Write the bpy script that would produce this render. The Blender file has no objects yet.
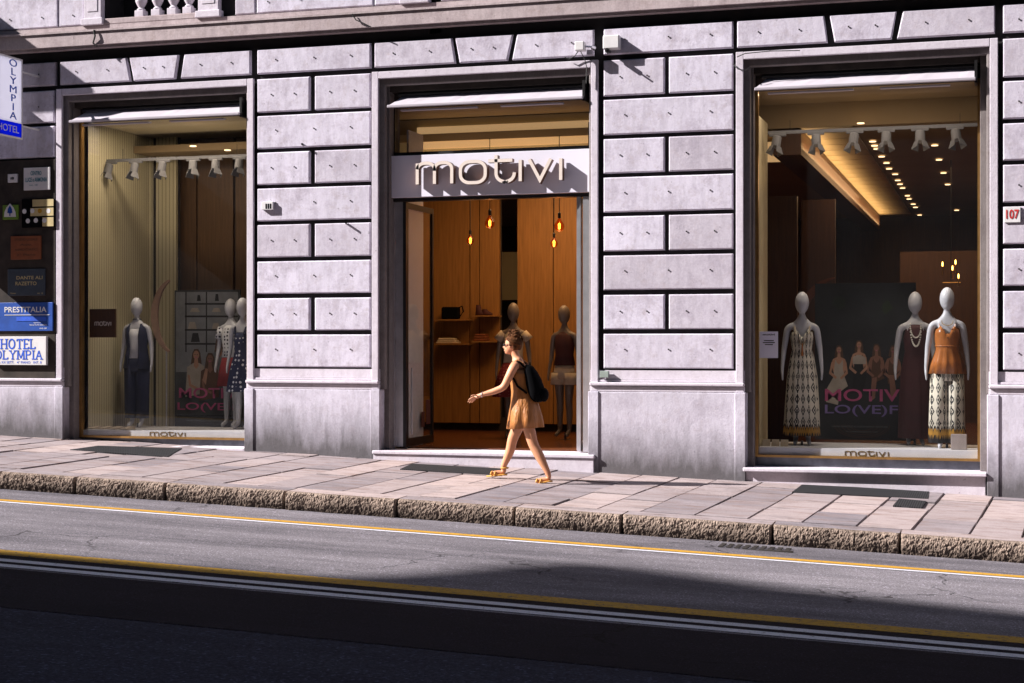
import bpy, bmesh, math, random
from mathutils import Vector, Matrix
random.seed(7)
R = math.radians
scn = bpy.context.scene
col = scn.collection
# ---------------------------------------------------------------- camera, light, exposure
FPX, TH, HOR, F, H = 1590.0, R(17.07), 346.6, 18.6, 1.472
CT, ST = math.cos(TH), math.sin(TH)
cd = bpy.data.cameras.new('camera'); cam = bpy.data.objects.new('camera', cd); col.objects.link(cam)
cam.location = (0, 0, H); cam.rotation_euler = (R(90), 0, TH)
cd.sensor_width = 36; cd.lens = FPX*36/1024; cd.shift_y = (HOR-341.5)/1024
cd.clip_start = .1; cd.clip_end = 3000
scn.camera = cam
SUN = Vector((1, .40, -.72)).normalized()
w = bpy.data.worlds.new('World'); scn.world = w; w.use_nodes = True
nt = w.node_tree; bg = nt.nodes['Background']; sky = nt.nodes.new('ShaderNodeTexSky')
sky.sky_type = 'NISHITA'; sky.sun_disc = False
sky.sun_elevation = math.asin(-SUN.z); sky.sun_rotation = math.atan2(-SUN.x, -SUN.y)
nt.links.new(sky.outputs[0], bg.inputs[0]); bg.inputs[1].default_value = .05
sl = bpy.data.lights.new('sun', 'SUN'); sl.energy = 5; sl.angle = R(.4); sl.color = (1, .945, .90)
so = bpy.data.objects.new('sun', sl); col.objects.link(so); so.rotation_euler = SUN.to_track_quat('-Z', 'Y').to_euler(); so.location = (-20, -10, 30)
scn.view_settings.view_transform = 'Standard'; scn.view_settings.look = 'None'
scn.view_settings.exposure = 1.1; scn.view_settings.gamma = 1
scn.cycles.max_bounces = 8; scn.cycles.diffuse_bounces = 1; scn.cycles.transparent_max_bounces = 16
scn.cycles.sample_clamp_indirect = 3

# ---------------------------------------------------------------- measuring helpers (pixel of the photo -> point on a real plane)
def ray(px, py=HOR):
    t = (px-512)/FPX
    return t*CT-ST, t*ST+CT, (HOR-py)/FPX
def X(px, Y=F):
    a, b, c = ray(px); return a*Y/b
def Z(px, py, Y=F):
    a, b, c = ray(px, py); return H + c*Y/b
def P(px, py, Y=F): return Vector((X(px, Y), Y, Z(px, py, Y)))
SL = -.0365
def pave_z(x, y): return SL*(x+5.71) + .02*(y-F)
def road_z(x, y): return -.258 + SL*(x+5.71) - .012*(y-15)
def onz(px, py, z):
    a, b, c = ray(px, py); d = (z-H)/c; return Vector((a*d, b*d, z))
def onpave(px, py):
    a, b, c = ray(px, py); d = (-.02*F+SL*5.71-H)/(c-SL*a-.02*b); return Vector((a*d, b*d, H+c*d))

# ---------------------------------------------------------------- materials
def lin(c): return tuple(c)+(1,)
class NT:
    def __init__(s, name):
        s.m = bpy.data.materials.new(name); s.m.use_nodes = True; s.t = s.m.node_tree
        s.b = s.t.nodes['Principled BSDF']; s.tc = s.n('TexCoord').outputs['Object']
    def n(s, typ, **k):
        o = s.t.nodes.new('ShaderNode'+typ)
        for a, v in k.items(): setattr(o, a, v)
        return o
    def l(s, a, b): s.t.links.new(a, b)
    def setin(s, sock, v):
        if isinstance(v, bpy.types.NodeSocket): s.l(v, sock)
        else: sock.default_value = v
    def math(s, op, a, b=0, c=None):
        o = s.n('Math', operation=op); s.setin(o.inputs[0], a); s.setin(o.inputs[1], b)
        if c is not None: s.setin(o.inputs[2], c)
        return o.outputs[0]
    def noise(s, scale, detail=4, rough=.55, vec=None, stretch=None):
        v = vec or s.tc
        if stretch:
            mp = s.n('Mapping'); s.l(v, mp.inputs[0]); mp.inputs['Scale'].default_value = stretch; v = mp.outputs[0]
        o = s.n('TexNoise'); s.l(v, o.inputs['Vector']); o.inputs['Scale'].default_value = scale
        o.inputs['Detail'].default_value = detail; o.inputs['Roughness'].default_value = rough
        return o.outputs['Fac']
    def ramp(s, f, lo, hi, a=0., b=1.):
        o = s.n('MapRange'); o.clamp = True; s.setin(o.inputs[0], f)
        for i, v in enumerate((lo, hi, a, b)): o.inputs[i+1].default_value = v
        return o.outputs[0]
    def mix(s, f, a, b, mode='MIX'):
        o = s.n('MixRGB', blend_type=mode); s.setin(o.inputs[0], f)
        for i, v in ((1, a), (2, b)):
            if isinstance(v, tuple): v = lin(v) if len(v) == 3 else v
            s.setin(o.inputs[i], v)
        return o.outputs[0]
    def sep(s, v=None):
        o = s.n('SeparateXYZ'); s.l(v or s.tc, o.inputs[0]); return o.outputs
    def attr(s, name='tone'):
        o = s.n('Attribute'); o.attribute_name = name; return o.outputs['Fac']
    def bump(s, h, st=.3, dist=.01):
        o = s.n('Bump'); o.inputs['Strength'].default_value = st; o.inputs['Distance'].default_value = dist
        s.setin(o.inputs['Height'], h); s.l(o.outputs[0], s.b.inputs['Normal'])
    def out(s, c, rough=.8, metal=0, spec=.5):
        s.setin(s.b.inputs['Base Color'], lin(c) if isinstance(c, tuple) else c)
        s.setin(s.b.inputs['Roughness'], rough); s.setin(s.b.inputs['Metallic'], metal)
        s.b.inputs['Specular IOR Level'].default_value = spec
        return s.m
def plain(name, c, rough=.6, metal=0, var=.15, scale=8, spec=.5):
    n = NT(name); f = n.ramp(n.noise(scale, 5), .3, .7)
    n.bump(n.noise(scale*6), .08, .004)
    return n.out(n.mix(f, tuple(x*(1-var) for x in c), tuple(min(1, x*(1+var)) for x in c)), rough, metal, spec)
def emit(name, c, st):
    n = NT(name); n.b.inputs['Emission Color'].default_value = lin(c); n.b.inputs['Emission Strength'].default_value = st
    return n.out(c, .5)
def stone(name, c, grime=.35, base_dirt=0, warm=0, bump=.25, streak=.5):
    n = NT(name); x, y, z = n.sep()
    big = n.ramp(n.noise(1.1, 6, .6), .35, .68)
    st = n.ramp(n.noise(4.2, 7, .72, stretch=(3.0, 3.0, .45)), .44, .72)
    fine = n.noise(38, 5, .7)
    blot = n.ramp(n.noise(7, 8, .75), .52, .70)
    k = n.mix(big, tuple(v*(1-.18) for v in c), c)
    k = n.mix(n.ramp(n.attr(), 0, 1, 0, .85), k, (c[0]*.66, c[1]*.64, c[2]*.62))
    cl = n.ramp(n.noise(2.2, 8, .78), .47, .66); k = n.mix(n.math('MULTIPLY', cl, grime*1.0), k, (c[0]*.50, c[1]*.47, c[2]*.48))
    k = n.mix(n.math('MULTIPLY', st, streak*grime*1.1), k, (c[0]*.42, c[1]*.40, c[2]*.40))
    k = n.mix(n.math('MULTIPLY', blot, grime*.8), k, (c[0]*.55, c[1]*.50, c[2]*.46))
    pit = n.ramp(n.noise(21, 4, .6), .66, .74)
    k = n.mix(n.math('MULTIPLY', pit, .55), k, (c[0]*.28, c[1]*.27, c[2]*.27))
    if base_dirt:
        hgt = n.math('ADD', n.math('SUBTRACT', z, n.math('MULTIPLY', n.math('ADD', x, 5.71), SL)), n.math('MULTIPLY', n.noise(2.4, 6, .7, stretch=(2, 2, .5)), -.75))
        k = n.mix(n.math('MULTIPLY', n.ramp(hgt, -.30, .30, 1, 0), base_dirt), k, (.075, .07, .072))
    k = n.mix(.28, k, n.mix(fine, (0.1, .1, .1), (.95, .95, .95)), 'OVERLAY')
    n.bump(n.math('ADD', n.noise(60, 6, .7), n.math('MULTIPLY', n.noise(9, 5, .6), 1.4)), bump, .012)
    return n.out(k, .82, spec=.2)

M = {}
M['block'] = stone('block_marble', (.79, .745, .89), .82)
M['surround'] = stone('surround_marble', (.76, .70, .80), .36)
M['plinth'] = stone('plinth_marble', (.74, .70, .83), .66, base_dirt=.9)
M['course'] = stone('course_marble', (.56, .47, .49), .7)
M['inner'] = stone('shaded_reveal_marble', (.30, .27, .275), .8)  # surround marble darkened: the shade inside the reveals is put into its colour
M['joint'] = plain('grimy_shaded_joint', (.018, .016, .018), .95)  # grime, with the shade of the deep joints mixed into the colour
M['shaded'] = plain('shaded_soffit', (.035, .026, .022), .9, var=.5, scale=5)  # shade under lintels and behind panels and plaques, put into one dark colour
M['iron'] = plain('rusty_iron', (.03, .025, .024), .7)
M['dark'] = plain('dark_metal', (.012, .011, .012), .4)
M['black'] = plain('black_cloth', (.004, .004, .005), .9, spec=.05)
M['white'] = plain('white_paint', (.74, .72, .74), .45, var=.05)
M['lampgrey'] = plain('grey_lamp_enamel', (.15, .15, .165), .5, var=.05)
M['alu'] = plain('brushed_aluminium', (.62, .62, .66), .35, .8, var=.1)
M['steel'] = plain('dull_steel', (.16, .17, .20), .35, .7, var=.25)
M['brass'] = plain('brass', (.48, .28, .10), .35, .85)
M['gold'] = plain('gold_letters', (.30, .20, .08), .4, .6)
M['copper'] = plain('copper_side', (.20, .10, .06), .45, .5)
M['letter'] = plain('pearl_letter', (.80, .70, .64), .4, var=.03)
M['sign'] = plain('lilac_sign', (.79, .77, .90), .45, var=.04, scale=2)
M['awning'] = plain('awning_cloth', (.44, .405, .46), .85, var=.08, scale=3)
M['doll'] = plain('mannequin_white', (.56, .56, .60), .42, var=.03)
M['skin'] = plain('skin', (.66, .30, .165), .5, var=.07, scale=14)
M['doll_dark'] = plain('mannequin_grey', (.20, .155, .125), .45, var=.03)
M['navy'] = plain('navy_cloth', (.008, .012, .045), .8)
M['maroon'] = plain('maroon_cloth', (.055, .010, .012), .75)
M['red'] = plain('red_cloth', (.22, .015, .02), .8)
M['tee'] = plain('cream_cloth', (.62, .50, .36), .85)
M['whitecloth'] = plain('white_cloth', (.66, .66, .70), .85)
n = NT('tan_satin'); fo = n.ramp(n.noise(7, 4, .6, stretch=(2.4, 2.4, .35)), .3, .7); n.bump(fo, .45, .03); M['mustard'] = n.out(n.mix(fo, (.34, .12, .028), (.50, .20, .055)), .45)
M['rust'] = plain('rust_satin', (.42, .14, .035), .3, var=.2)
M['hair'] = plain('dark_blond_hair', (.10, .038, .014), .7, var=.75, scale=26, spec=.1)
M['sandal'] = plain('yellow_leather', (.60, .30, .06), .5)
M['pearl'] = plain('pearls', (.8, .76, .68), .2)
M['blue'] = plain('sign_blue', (.012, .07, .36), .45)
M['bluetext'] = plain('blue_lettering', (.02, .10, .62), .5)
M['teal'] = plain('teal_lettering', (.03, .22, .30), .5)
M['slate'] = plain('slate_plaque', (.05, .065, .09), .35)
M['greenm'] = plain('green_enamel', (.14, .26, .03), .5)
M['beige'] = plain('beige_plaque', (.55, .44, .22), .5)
M['orange'] = plain('faded_orange_plaque', (.22, .06, .02), .6)
M['redtext'] = plain('red_lettering', (.55, .03, .03), .5)
M['pink'] = plain('pink_print', (.52, .07, .20), .6)
M['rubber'] = plain('cable_rubber', (.02, .02, .02), .6)
def wood(name, c, sc=1.0, rough=.5):
    n = NT(name); g = n.noise(5*sc, 8, .6, stretch=(6, 6, .35)); x, y, z = n.sep()
    gro = n.ramp(n.math('PINGPONG', n.math('MULTIPLY', x, 1.0), .055), 0, .006)
    k = n.mix(n.ramp(g, .3, .7), tuple(v*.6 for v in c), c)
    n.bump(g, .15)
    return n.out(k, rough)
M['wood'] = wood('warm_wood', (.42, .19, .05))
M['wood_dark'] = wood('dark_walnut', (.10, .04, .017))
M['floor'] = wood('shop_floor_boards', (.16, .05, .02), .6, .25)
def ribbed(name, c):
    n = NT(name); x, y, z = n.sep()
    r = n.math('PINGPONG', n.math('ADD', x, y), .03)
    k = n.mix(n.ramp(r, .002, .010), tuple(v*.45 for v in c), c); n.bump(r, .6, .02)
    return n.out(k, .7)
M['ribbed'] = ribbed('ribbed_cream_panel', (.62, .55, .36))
M['cream'] = plain('cream_plaster', (.62, .52, .33), .8, var=.06, scale=1)
M['ceil'] = plain('ceiling_plaster', (.34, .24, .13), .8, var=.08, scale=1)
M['bulkhead'] = emit('bulkhead_glow', (1, .62, .28), .20)  # emission stands for the warm light falling on the bulkhead band
M['cove'] = emit('cove_glow', (1, .60, .26), .26)  # surface glows itself, in place of strip light washing the ceiling recess
M['downlight'] = emit('downlight_glow', (1, .66, .34), 1.5)
M['filament'] = emit('filament_glow', (1, .33, .06), 9)
M['led'] = emit('led_strip', (1, .75, .45), 4)

def glass(name, tint=(.93, .95, .95), refl=1.0, rough=0, haze=0):
    n = NT(name); t = n.t
    tr = n.n('BsdfTransparent'); tr.inputs[0].default_value = lin(tint)
    gl = n.n('BsdfGlossy'); gl.inputs['Roughness'].default_value = rough
    fr = n.n('Fresnel'); ge = n.n('NewGeometry'); n.l(n.ramp(ge.outputs['Backfacing'], 0, 1, 1.45, 1/1.45), fr.inputs[0])
    mx = n.n('MixShader'); n.l(n.math('MULTIPLY', fr.outputs[0], refl), mx.inputs[0]); n.l(tr.outputs[0], mx.inputs[1]); n.l(gl.outputs[0], mx.inputs[2])
    if haze:  # uneven pale veil put in for the street's faint reflection in the panes
        df = n.n('BsdfDiffuse'); df.inputs[0].default_value = (.8, .8, .85, 1); m2 = n.n('MixShader')
        sm = n.math('MULTIPLY', n.ramp(n.noise(1.3, 7, .7, stretch=(1, 1, .6)), .3, .75, .35, 1.0), haze); n.l(sm, m2.inputs[0]); n.l(mx.outputs[0], m2.inputs[1]); n.l(df.outputs[0], m2.inputs[2]); mx = m2
    n.l(mx.outputs[0], t.nodes['Material Output'].inputs[0])
    return n.m
M['glass'] = glass('window_glass', (.92, .93, .94), 1.0, 0, .005)
M['bulbglass'] = glass('amber_glass', (1, .55, .22), 1)

def asphalt(name, a, b, grain=1.0, bump=.5):
    n = NT(name)
    f = n.noise(75*grain, 4, .85); sp = n.ramp(n.noise(60*grain, 2, .5), .60, .66)
    bg_ = n.ramp(n.noise(1.1, 8, .72, stretch=(.3, 1.5, 1)), .36, .64)
    k = n.mix(bg_, a, b)
    k = n.mix(n.ramp(f, .36, .64), n.mix(.55, k, (0, 0, 0)), n.mix(1, k, (1.45, 1.42, 1.45), 'MULTIPLY'))
    k = n.mix(n.math('MULTIPLY', sp, .3), k, n.mix(1, k, (4.5, 4.5, 5.0), 'MULTIPLY'))
    cr = n.ramp(n.noise(14, 6, .8), .60, .66); k = n.mix(n.math('MULTIPLY', cr, .3), k, n.mix(.75, k, (0, 0, 0)))
    ol = n.ramp(n.noise(1.7, 7, .8, stretch=(.25, 1.4, 1)), .54, .70); k = n.mix(n.math('MULTIPLY', ol, .35), k, n.mix(.6, k, (0, 0, 0)))
    vv = n.n('TexVoronoi', feature='DISTANCE_TO_EDGE'); vv.inputs['Scale'].default_value = .75
    dv = n.n('MixRGB', blend_type='ADD'); dv.inputs[0].default_value = .55; n.l(n.tc, dv.inputs[1]); nn_ = n.n('TexNoise'); nn_.inputs['Scale'].default_value = 2.5; nn_.inputs['Detail'].default_value = 6; n.l(n.tc, nn_.inputs['Vector']); n.l(nn_.outputs['Color'], dv.inputs[2]); n.l(dv.outputs[0], vv.inputs['Vector'])
    ck = n.math('MULTIPLY', n.ramp(vv.outputs['Distance'], .004, .012, 1, 0), n.ramp(n.noise(.55, 3), .50, .60)); k = n.mix(n.math('MULTIPLY', ck, .75), k, n.mix(.85, k, (0, 0, 0)))
    n.bump(f, bump, .008)
    return n.out(k, .9, spec=.06)
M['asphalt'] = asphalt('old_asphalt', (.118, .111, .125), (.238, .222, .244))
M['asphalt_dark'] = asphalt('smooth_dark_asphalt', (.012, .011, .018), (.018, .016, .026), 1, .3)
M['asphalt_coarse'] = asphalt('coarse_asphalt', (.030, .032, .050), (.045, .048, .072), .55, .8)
def paint(name, c, wear):
    n = NT(name); f = n.ramp(n.noise(26, 7, .75), wear, wear+.12)
    g = n.noise(150, 3, .7); k = n.mix(n.ramp(g, .3, .7), tuple(v*.6 for v in c), c)
    n.bump(g, .4, .006)
    return n.out(n.mix(f, k, (.09, .085, .09)), .8, spec=.1)
M['yellow'] = paint('yellow_road_paint', (.66, .36, .05), .55)
M['yellow_worn'] = paint('worn_yellow_road_paint', (.62, .36, .06), .52)
M['whiteline'] = paint('white_road_paint', (.85, .85, .95), .565)

def slab_mat():
    n = NT('pavement_stone'); c = (.37, .30, .31)
    k = n.mix(n.attr(), (.19, .17, .195), (.46, .37, .36))
    big = n.ramp(n.noise(2.2, 6, .6, stretch=(.5, 1.6, 1)), .35, .7)
    k = n.mix(n.math('MULTIPLY', big, .45), k, (.42, .36, .385))
    st = n.ramp(n.noise(4, 8, .8, stretch=(.4, 1.6, 1)), .49, .62); k = n.mix(n.math('MULTIPLY', st, .6), k, (.19, .12, .10)); s2 = n.ramp(n.noise(2.1, 7, .75, stretch=(.6, 1.8, 1)), .55, .68); k = n.mix(n.math('MULTIPLY', s2, .6), k, (.09, .08, .085))
    sp = n.ramp(n.noise(42, 4, .7), .62, .70); k = n.mix(n.math('MULTIPLY', sp, .4), k, (.12, .10, .10))
    k = n.mix(.35, k, n.mix(n.noise(60, 5, .7), (.1, .1, .1), (.95, .95, .95)), 'OVERLAY')
    n.bump(n.math('ADD', n.noise(30, 6, .7), n.math('MULTIPLY', n.noise(5, 4), 2)), .4, .012)
    return n.out(k, .75, spec=.2)
M['slab'] = slab_mat()
def kerb_mat():
    n = NT('rough_granite'); f = n.noise(55, 6, .8)
    k = n.mix(n.ramp(f, .34, .60), (.045, .035, .030), (.50, .385, .32))
    x, y, z = n.sep(); hh = n.math('SUBTRACT', z, n.math('MULTIPLY', n.math('ADD', x, 5.71), SL))
    k = n.mix(n.math('MULTIPLY', n.ramp(n.math('ADD', hh, n.math('MULTIPLY', n.noise(6, 5), .12)), -.17, -.06, 1, 0), .7), k, (.03, .022, .018))
    k = n.mix(n.ramp(n.noise(3, 5), .45, .7, 0, .5), k, (.03, .024, .022))
    n.bump(f, .6, .02); return n.out(k, .9, spec=.1)
M['kerb'] = kerb_mat()
def grate_mat():
    n = NT('iron_grating'); x, y, z = n.sep()
    a = n.math('PINGPONG', n.math('ADD', x, 0), .012); b = n.math('PINGPONG', y, .02)
    f = n.math('MULTIPLY', n.ramp(a, .004, .006), n.ramp(b, .005, .008))
    return n.out(n.mix(f, (.045, .045, .05), (.003, .003, .004)), .8, .0, .1)
M['grate'] = grate_mat()

def print_mat(name, ground):      # cream cloth with black ornaments and a black/gold scalloped hem at the bottom
    n = NT(name); x, y, z = n.sep()
    an = n.math('MULTIPLY', n.math('ARCTAN2', y, x), .30)
    u = n.math('SUBTRACT', n.math('PINGPONG', an, .13), .065); v = n.math('SUBTRACT', n.math('PINGPONG', n.math('ADD', z, .03), .13), .065)
    dia = n.math('ADD', n.math('MULTIPLY', n.math('ABSOLUTE', u), 1.25), n.math('MULTIPLY', n.math('ABSOLUTE', v), 1.0))
    rings = n.math('GREATER_THAN', n.math('SINE', n.math('MULTIPLY', dia, 150)), -.3)
    d = n.math('MULTIPLY', n.math('LESS_THAN', dia, .070), rings)
    u2 = n.math('PINGPONG', n.math('ADD', an, .065), .13); dots = n.math('MULTIPLY', n.math('LESS_THAN', u2, .014), n.math('GREATER_THAN', n.math('SINE', n.math('MULTIPLY', z, 110)), -.3))
    blk = n.math('MAXIMUM', d, dots)
    k = n.mix(blk, ground, (.008, .008, .012))
    sc = n.math('ADD', z, n.math('MULTIPLY', n.math('ABSOLUTE', n.math('SINE', n.math('MULTIPLY', an, 70))), -.05))
    k = n.mix(n.math('LESS_THAN', sc, .22), k, (.01, .008, .01))
    k = n.mix(n.math('MULTIPLY', n.math('LESS_THAN', sc, .19), n.math('GREATER_THAN', sc, .12)), k, (.50, .25, .03))
    return n.out(k, .7)
M['print'] = print_mat('cream_print_cloth', (.72, .66, .54))
def dots_mat(name, g, d, sc):
    n = NT(name); v = n.n('TexVoronoi'); v.inputs['Scale'].default_value = sc; v.inputs['Randomness'].default_value = .25
    n.l(n.tc, v.inputs['Vector'])
    return n.out(n.mix(n.math('LESS_THAN', v.outputs['Distance'], .30), g, d), .8)
M['dots_navy'] = dots_mat('navy_white_dots', (.008, .014, .06), (.7, .7, .75), 17)
M['dots_white'] = dots_mat('white_navy_dots', (.7, .7, .72), (.01, .01, .03), 19)
M['dots_red'] = dots_mat('red_flower_cloth', (.20, .012, .02), (.42, .12, .12), 24)

# ---------------------------------------------------------------- mesh building
class MB:
    def __init__(s): s.b = bmesh.new(); s.t = s.b.faces.layers.float.new('tone'); s.mi = 0
    def _f(s, vs, tone=0, mi=None):
        try: f = s.b.faces.new(vs)
        except ValueError: return
        f[s.t] = tone; f.material_index = s.mi if mi is None else mi; return f
    def hexa(s, p, tone=0):   # 8 points: back ring then front ring
        v = [s.b.verts.new(q) for q in p]
        for q in ((3, 2, 1, 0), (4, 5, 6, 7), (0, 1, 5, 4), (1, 2, 6, 5), (2, 3, 7, 6), (3, 0, 4, 7)): s._f([v[i] for i in q], tone)
        return s
    def box(s, x0, x1, y0, y1, z0, z1, tone=0):
        return s.hexa([(x0, y0, z0), (x1, y0, z0), (x1, y1, z0), (x0, y1, z0), (x0, y0, z1), (x1, y0, z1), (x1, y1, z1), (x0, y1, z1)], tone)
    def bbox(s, x0, x1, y0, y1, z0, z1, bev=.01, tone=0, seg=2):
        t = bmesh.new(); bmesh.ops.create_cube(t, size=1)
        bmesh.ops.scale(t, vec=(x1-x0, y1-y0, z1-z0), verts=t.verts)
        bmesh.ops.translate(t, vec=((x0+x1)/2, (y0+y1)/2, (z0+z1)/2), verts=t.verts)
        bmesh.ops.bevel(t, geom=t.edges[:], offset=bev, segments=seg, affect='EDGES', profile=.5)
        return s.merge(t, tone)
    def merge(s, t, tone=0, mat=None):
        m = {}
        for v in t.verts: m[v] = s.b.verts.new(mat @ v.co if mat else v.co)
        for f in t.faces: s._f([m[v] for v in f.verts], tone)
        t.free(); return s
    def block(s, x0, x1, z0, z1, y=F, dep=.06, c=.013, tone=None, xt=None):
        # chamfered ashlar; xt=(x0top,x1top) for wedge stones
        a, b = xt or (x0, x1); tone = random.random()**1.6 if tone is None else tone
        back = [(x0, y+dep, z0), (x1, y+dep, z0), (b, y+dep, z1), (a, y+dep, z1)]
        mid = [(x0, y+c, z0), (x1, y+c, z0), (b, y+c, z1), (a, y+c, z1)]
        fr = [(x0+c, y, z0+c), (x1-c, y, z0+c), (b-c, y, z1-c), (a+c, y, z1-c)]
        v = [[s.b.verts.new(p) for p in r] for r in (back, mid, fr)]
        for r0, r1 in ((v[0], v[1]), (v[1], v[2])):
            for i in range(4):
                j = (i+1) % 4; s._f([r0[i], r0[j], r1[j], r1[i]], tone)
        s._f(v[2], tone); return s
    def tube(s, pts, rad, n=8, closed=False):
        pts = [Vector(p) for p in pts]; rad = rad if isinstance(rad, (list, tuple)) else [rad]*len(pts)
        rings = []; prev = None
        for i, p in enumerate(pts):
            d = (pts[(i+1) % len(pts)] - pts[i-1]) if closed else (pts[min(i+1, len(pts)-1)] - pts[max(i-1, 0)])
            d.normalize(); up = prev if prev and abs(prev.dot(d)) < .95 else (Vector((0, 0, 1)) if abs(d.z) < .9 else Vector((1, 0, 0)))
            a = d.cross(up).normalized(); b = d.cross(a); prev = up if prev is None else prev
            rings.append([s.b.verts.new(p + (a*math.cos(2*math.pi*k/n) + b*math.sin(2*math.pi*k/n))*rad[i]) for k in range(n)])
        m = len(rings)
        for i in range(m if closed else m-1):
            r0, r1 = rings[i], rings[(i+1) % m]
            for k in range(n): s._f([r0[k], r0[(k+1) % n], r1[(k+1) % n], r1[k]])
        if not closed: s._f(rings[0][::-1]); s._f(rings[-1])
        return s
    def lathe(s, prof, c, n=20):   # prof (r,z)
        rings = [[s.b.verts.new((c[0]+r*math.cos(2*math.pi*k/n), c[1]+r*math.sin(2*math.pi*k/n), c[2]+z)) for k in range(n)] for r, z in prof]
        for r0, r1 in zip(rings, rings[1:]):
            for k in range(n): s._f([r0[k], r0[(k+1) % n], r1[(k+1) % n], r1[k]])
        s._f(rings[0][::-1]); s._f(rings[-1]); return s
    def loft(s, rings, n=32, cap=True):  # rings (cx,cy,cz,rx,ry,ripple amp,ripples,tiltx)
        vs = []
        for r in rings:
            cx, cy, cz, rx, ry = r[:5]; am = r[5] if len(r) > 5 else 0; rp = r[6] if len(r) > 6 else 9; tx = r[7] if len(r) > 7 else 0; vn = r[8] if len(r) > 8 else 0
            q = []
            for k in range(n):
                a = 2*math.pi*k/n; e = 1 + am*math.sin(rp*a+cz*1.5) + am*.5*math.sin((rp*1.7)//1*a+1)
                q.append(s.b.verts.new((cx+rx*e*math.cos(a), cy+ry*e*math.sin(a), cz+tx*math.cos(a)-vn*max(0, 1-abs(math.cos(a))*3.0)*(1 if math.sin(a) < 0 else .3)+vn*.35*max(0, 1-abs(abs(math.cos(a))-.62)*4))))
            vs.append(q)
        for r0, r1 in zip(vs, vs[1:]):
            for k in range(n): s._f([r0[k], r0[(k+1) % n], r1[(k+1) % n], r1[k]])
        if cap: s._f(vs[0][::-1]); s._f(vs[-1])
        return s
    def ball(s, c, r, sx=1, sy=1, sz=1, n=16):
        t = bmesh.new(); bmesh.ops.create_uvsphere(t, u_segments=n, v_segments=max(6, n//2+2), radius=r)
        return s.merge(t, 0, Matrix.Translation(c) @ Matrix.Diagonal((sx, sy, sz, 1)))
    def prism(s, poly, y0, y1, tone=0):   # polygon in XZ extruded along Y
        a = [s.b.verts.new((x, y0, z)) for x, z in poly]; b = [s.b.verts.new((x, y1, z)) for x, z in poly]
        s._f(a, tone); s._f(b[::-1], tone)
        for i in range(len(a)):
            j = (i+1) % len(a); s._f([a[i], b[i], b[j], a[j]], tone)
        return s
    def ribbon(s, pts, wd, y0, y1, closed=False):  # stroke in XZ
        n = len(pts); L = []; Rr = []
        for i in range(n):
            p = Vector(pts[i]); a = Vector(pts[i-1]) if (closed or i > 0) else None; b = Vector(pts[(i+1) % n]) if (closed or i < n-1) else None
            d1 = (p-a).normalized() if a is not None else (b-p).normalized(); d2 = (b-p).normalized() if b is not None else d1
            nn = Vector((-(d1+d2).y, (d1+d2).x)); nn.normalize(); k = wd/2/max(.45, nn.dot(Vector((-d1.y, d1.x))))
            L.append(p+nn*k); Rr.append(p-nn*k)
        for i in range(n if closed else n-1):
            j = (i+1) % n; s.prism([tuple(L[i]), tuple(L[j]), tuple(Rr[j]), tuple(Rr[i])], y0, y1)
        return s
    def build(s, name, mat, parent=None, smooth=False, loc=None):
        bmesh.ops.recalc_face_normals(s.b, faces=s.b.faces[:])
        me = bpy.data.meshes.new(name); s.b.to_mesh(me); s.b.free()
        for m in (mat if isinstance(mat, (list, tuple)) else [mat]): me.materials.append(M[m] if isinstance(m, str) else m)
        if smooth: me.shade_smooth()
        o = bpy.data.objects.new(name, me); col.objects.link(o)
        if parent is not None: o.parent = parent
        if loc is not None: o.location = loc
        return o
def tag(o, label=None, cat=None, group=None, kind=None):
    if label: o['label'] = label
    if cat: o['category'] = cat
    if group: o['group'] = group
    if kind: o['kind'] = kind
    return o
def empty(name, loc=(0, 0, 0), rz=0):
    o = bpy.data.objects.new(name, None); col.objects.link(o); o.location = loc; o.rotation_euler.z = rz; o.empty_display_size = .1; return o
def struct(o): o['kind'] = 'structure'; return o
def text(name, s, x, y, z, size, mat, parent, ext=.002, align='LEFT', bold=0, sx=1, shear=0, rz=0, flat=False):
    cu = bpy.data.curves.new(name, 'FONT'); cu.body = s; cu.size = size; cu.extrude = ext; cu.align_x = align; cu.offset = bold; cu.shear = shear
    cu.resolution_u = 4
    t = bpy.data.objects.new(name, cu); col.objects.link(t); bpy.context.view_layer.update()
    dg = bpy.context.evaluated_depsgraph_get(); me = bpy.data.meshes.new_from_object(t.evaluated_get(dg)); bpy.data.objects.remove(t)
    me.materials.clear(); me.materials.append(M[mat])
    o = bpy.data.objects.new(name, me); col.objects.link(o); o.parent = parent
    o.location = (x, y, z); o.rotation_euler = (0 if flat else R(90), 0, rz); o.scale = (sx, 1, 1); return o
def textw(name, s, x0, x1, y, z, zh, mat, parent, ext=.002, bold=0, rz=0):
    """text stretched to fill x0..x1, cap height zh"""
    o = text(name, s, 0, 0, 0, 1, mat, parent, 0, bold=bold)
    xs = [v.co.x for v in o.data.vertices]; zs = [v.co.y for v in o.data.vertices]
    W = max(xs)-min(xs); hh = max(zs)-min(zs)
    for v in o.data.vertices: v.co = ((v.co.x-min(xs))/W*(x1-x0), (v.co.y-min(zs))/hh*zh, v.co.z)
    o.location = (x0, y, z); o.rotation_euler = (R(90), 0, rz); o.data.update()
    return o
def arc(cx, cz, r, a0, a1, n=6): return [(cx+r*math.cos(R(a0+(a1-a0)*i/n)), cz+r*math.sin(R(a0+(a1-a0)*i/n))) for i in range(n+1)]
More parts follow.
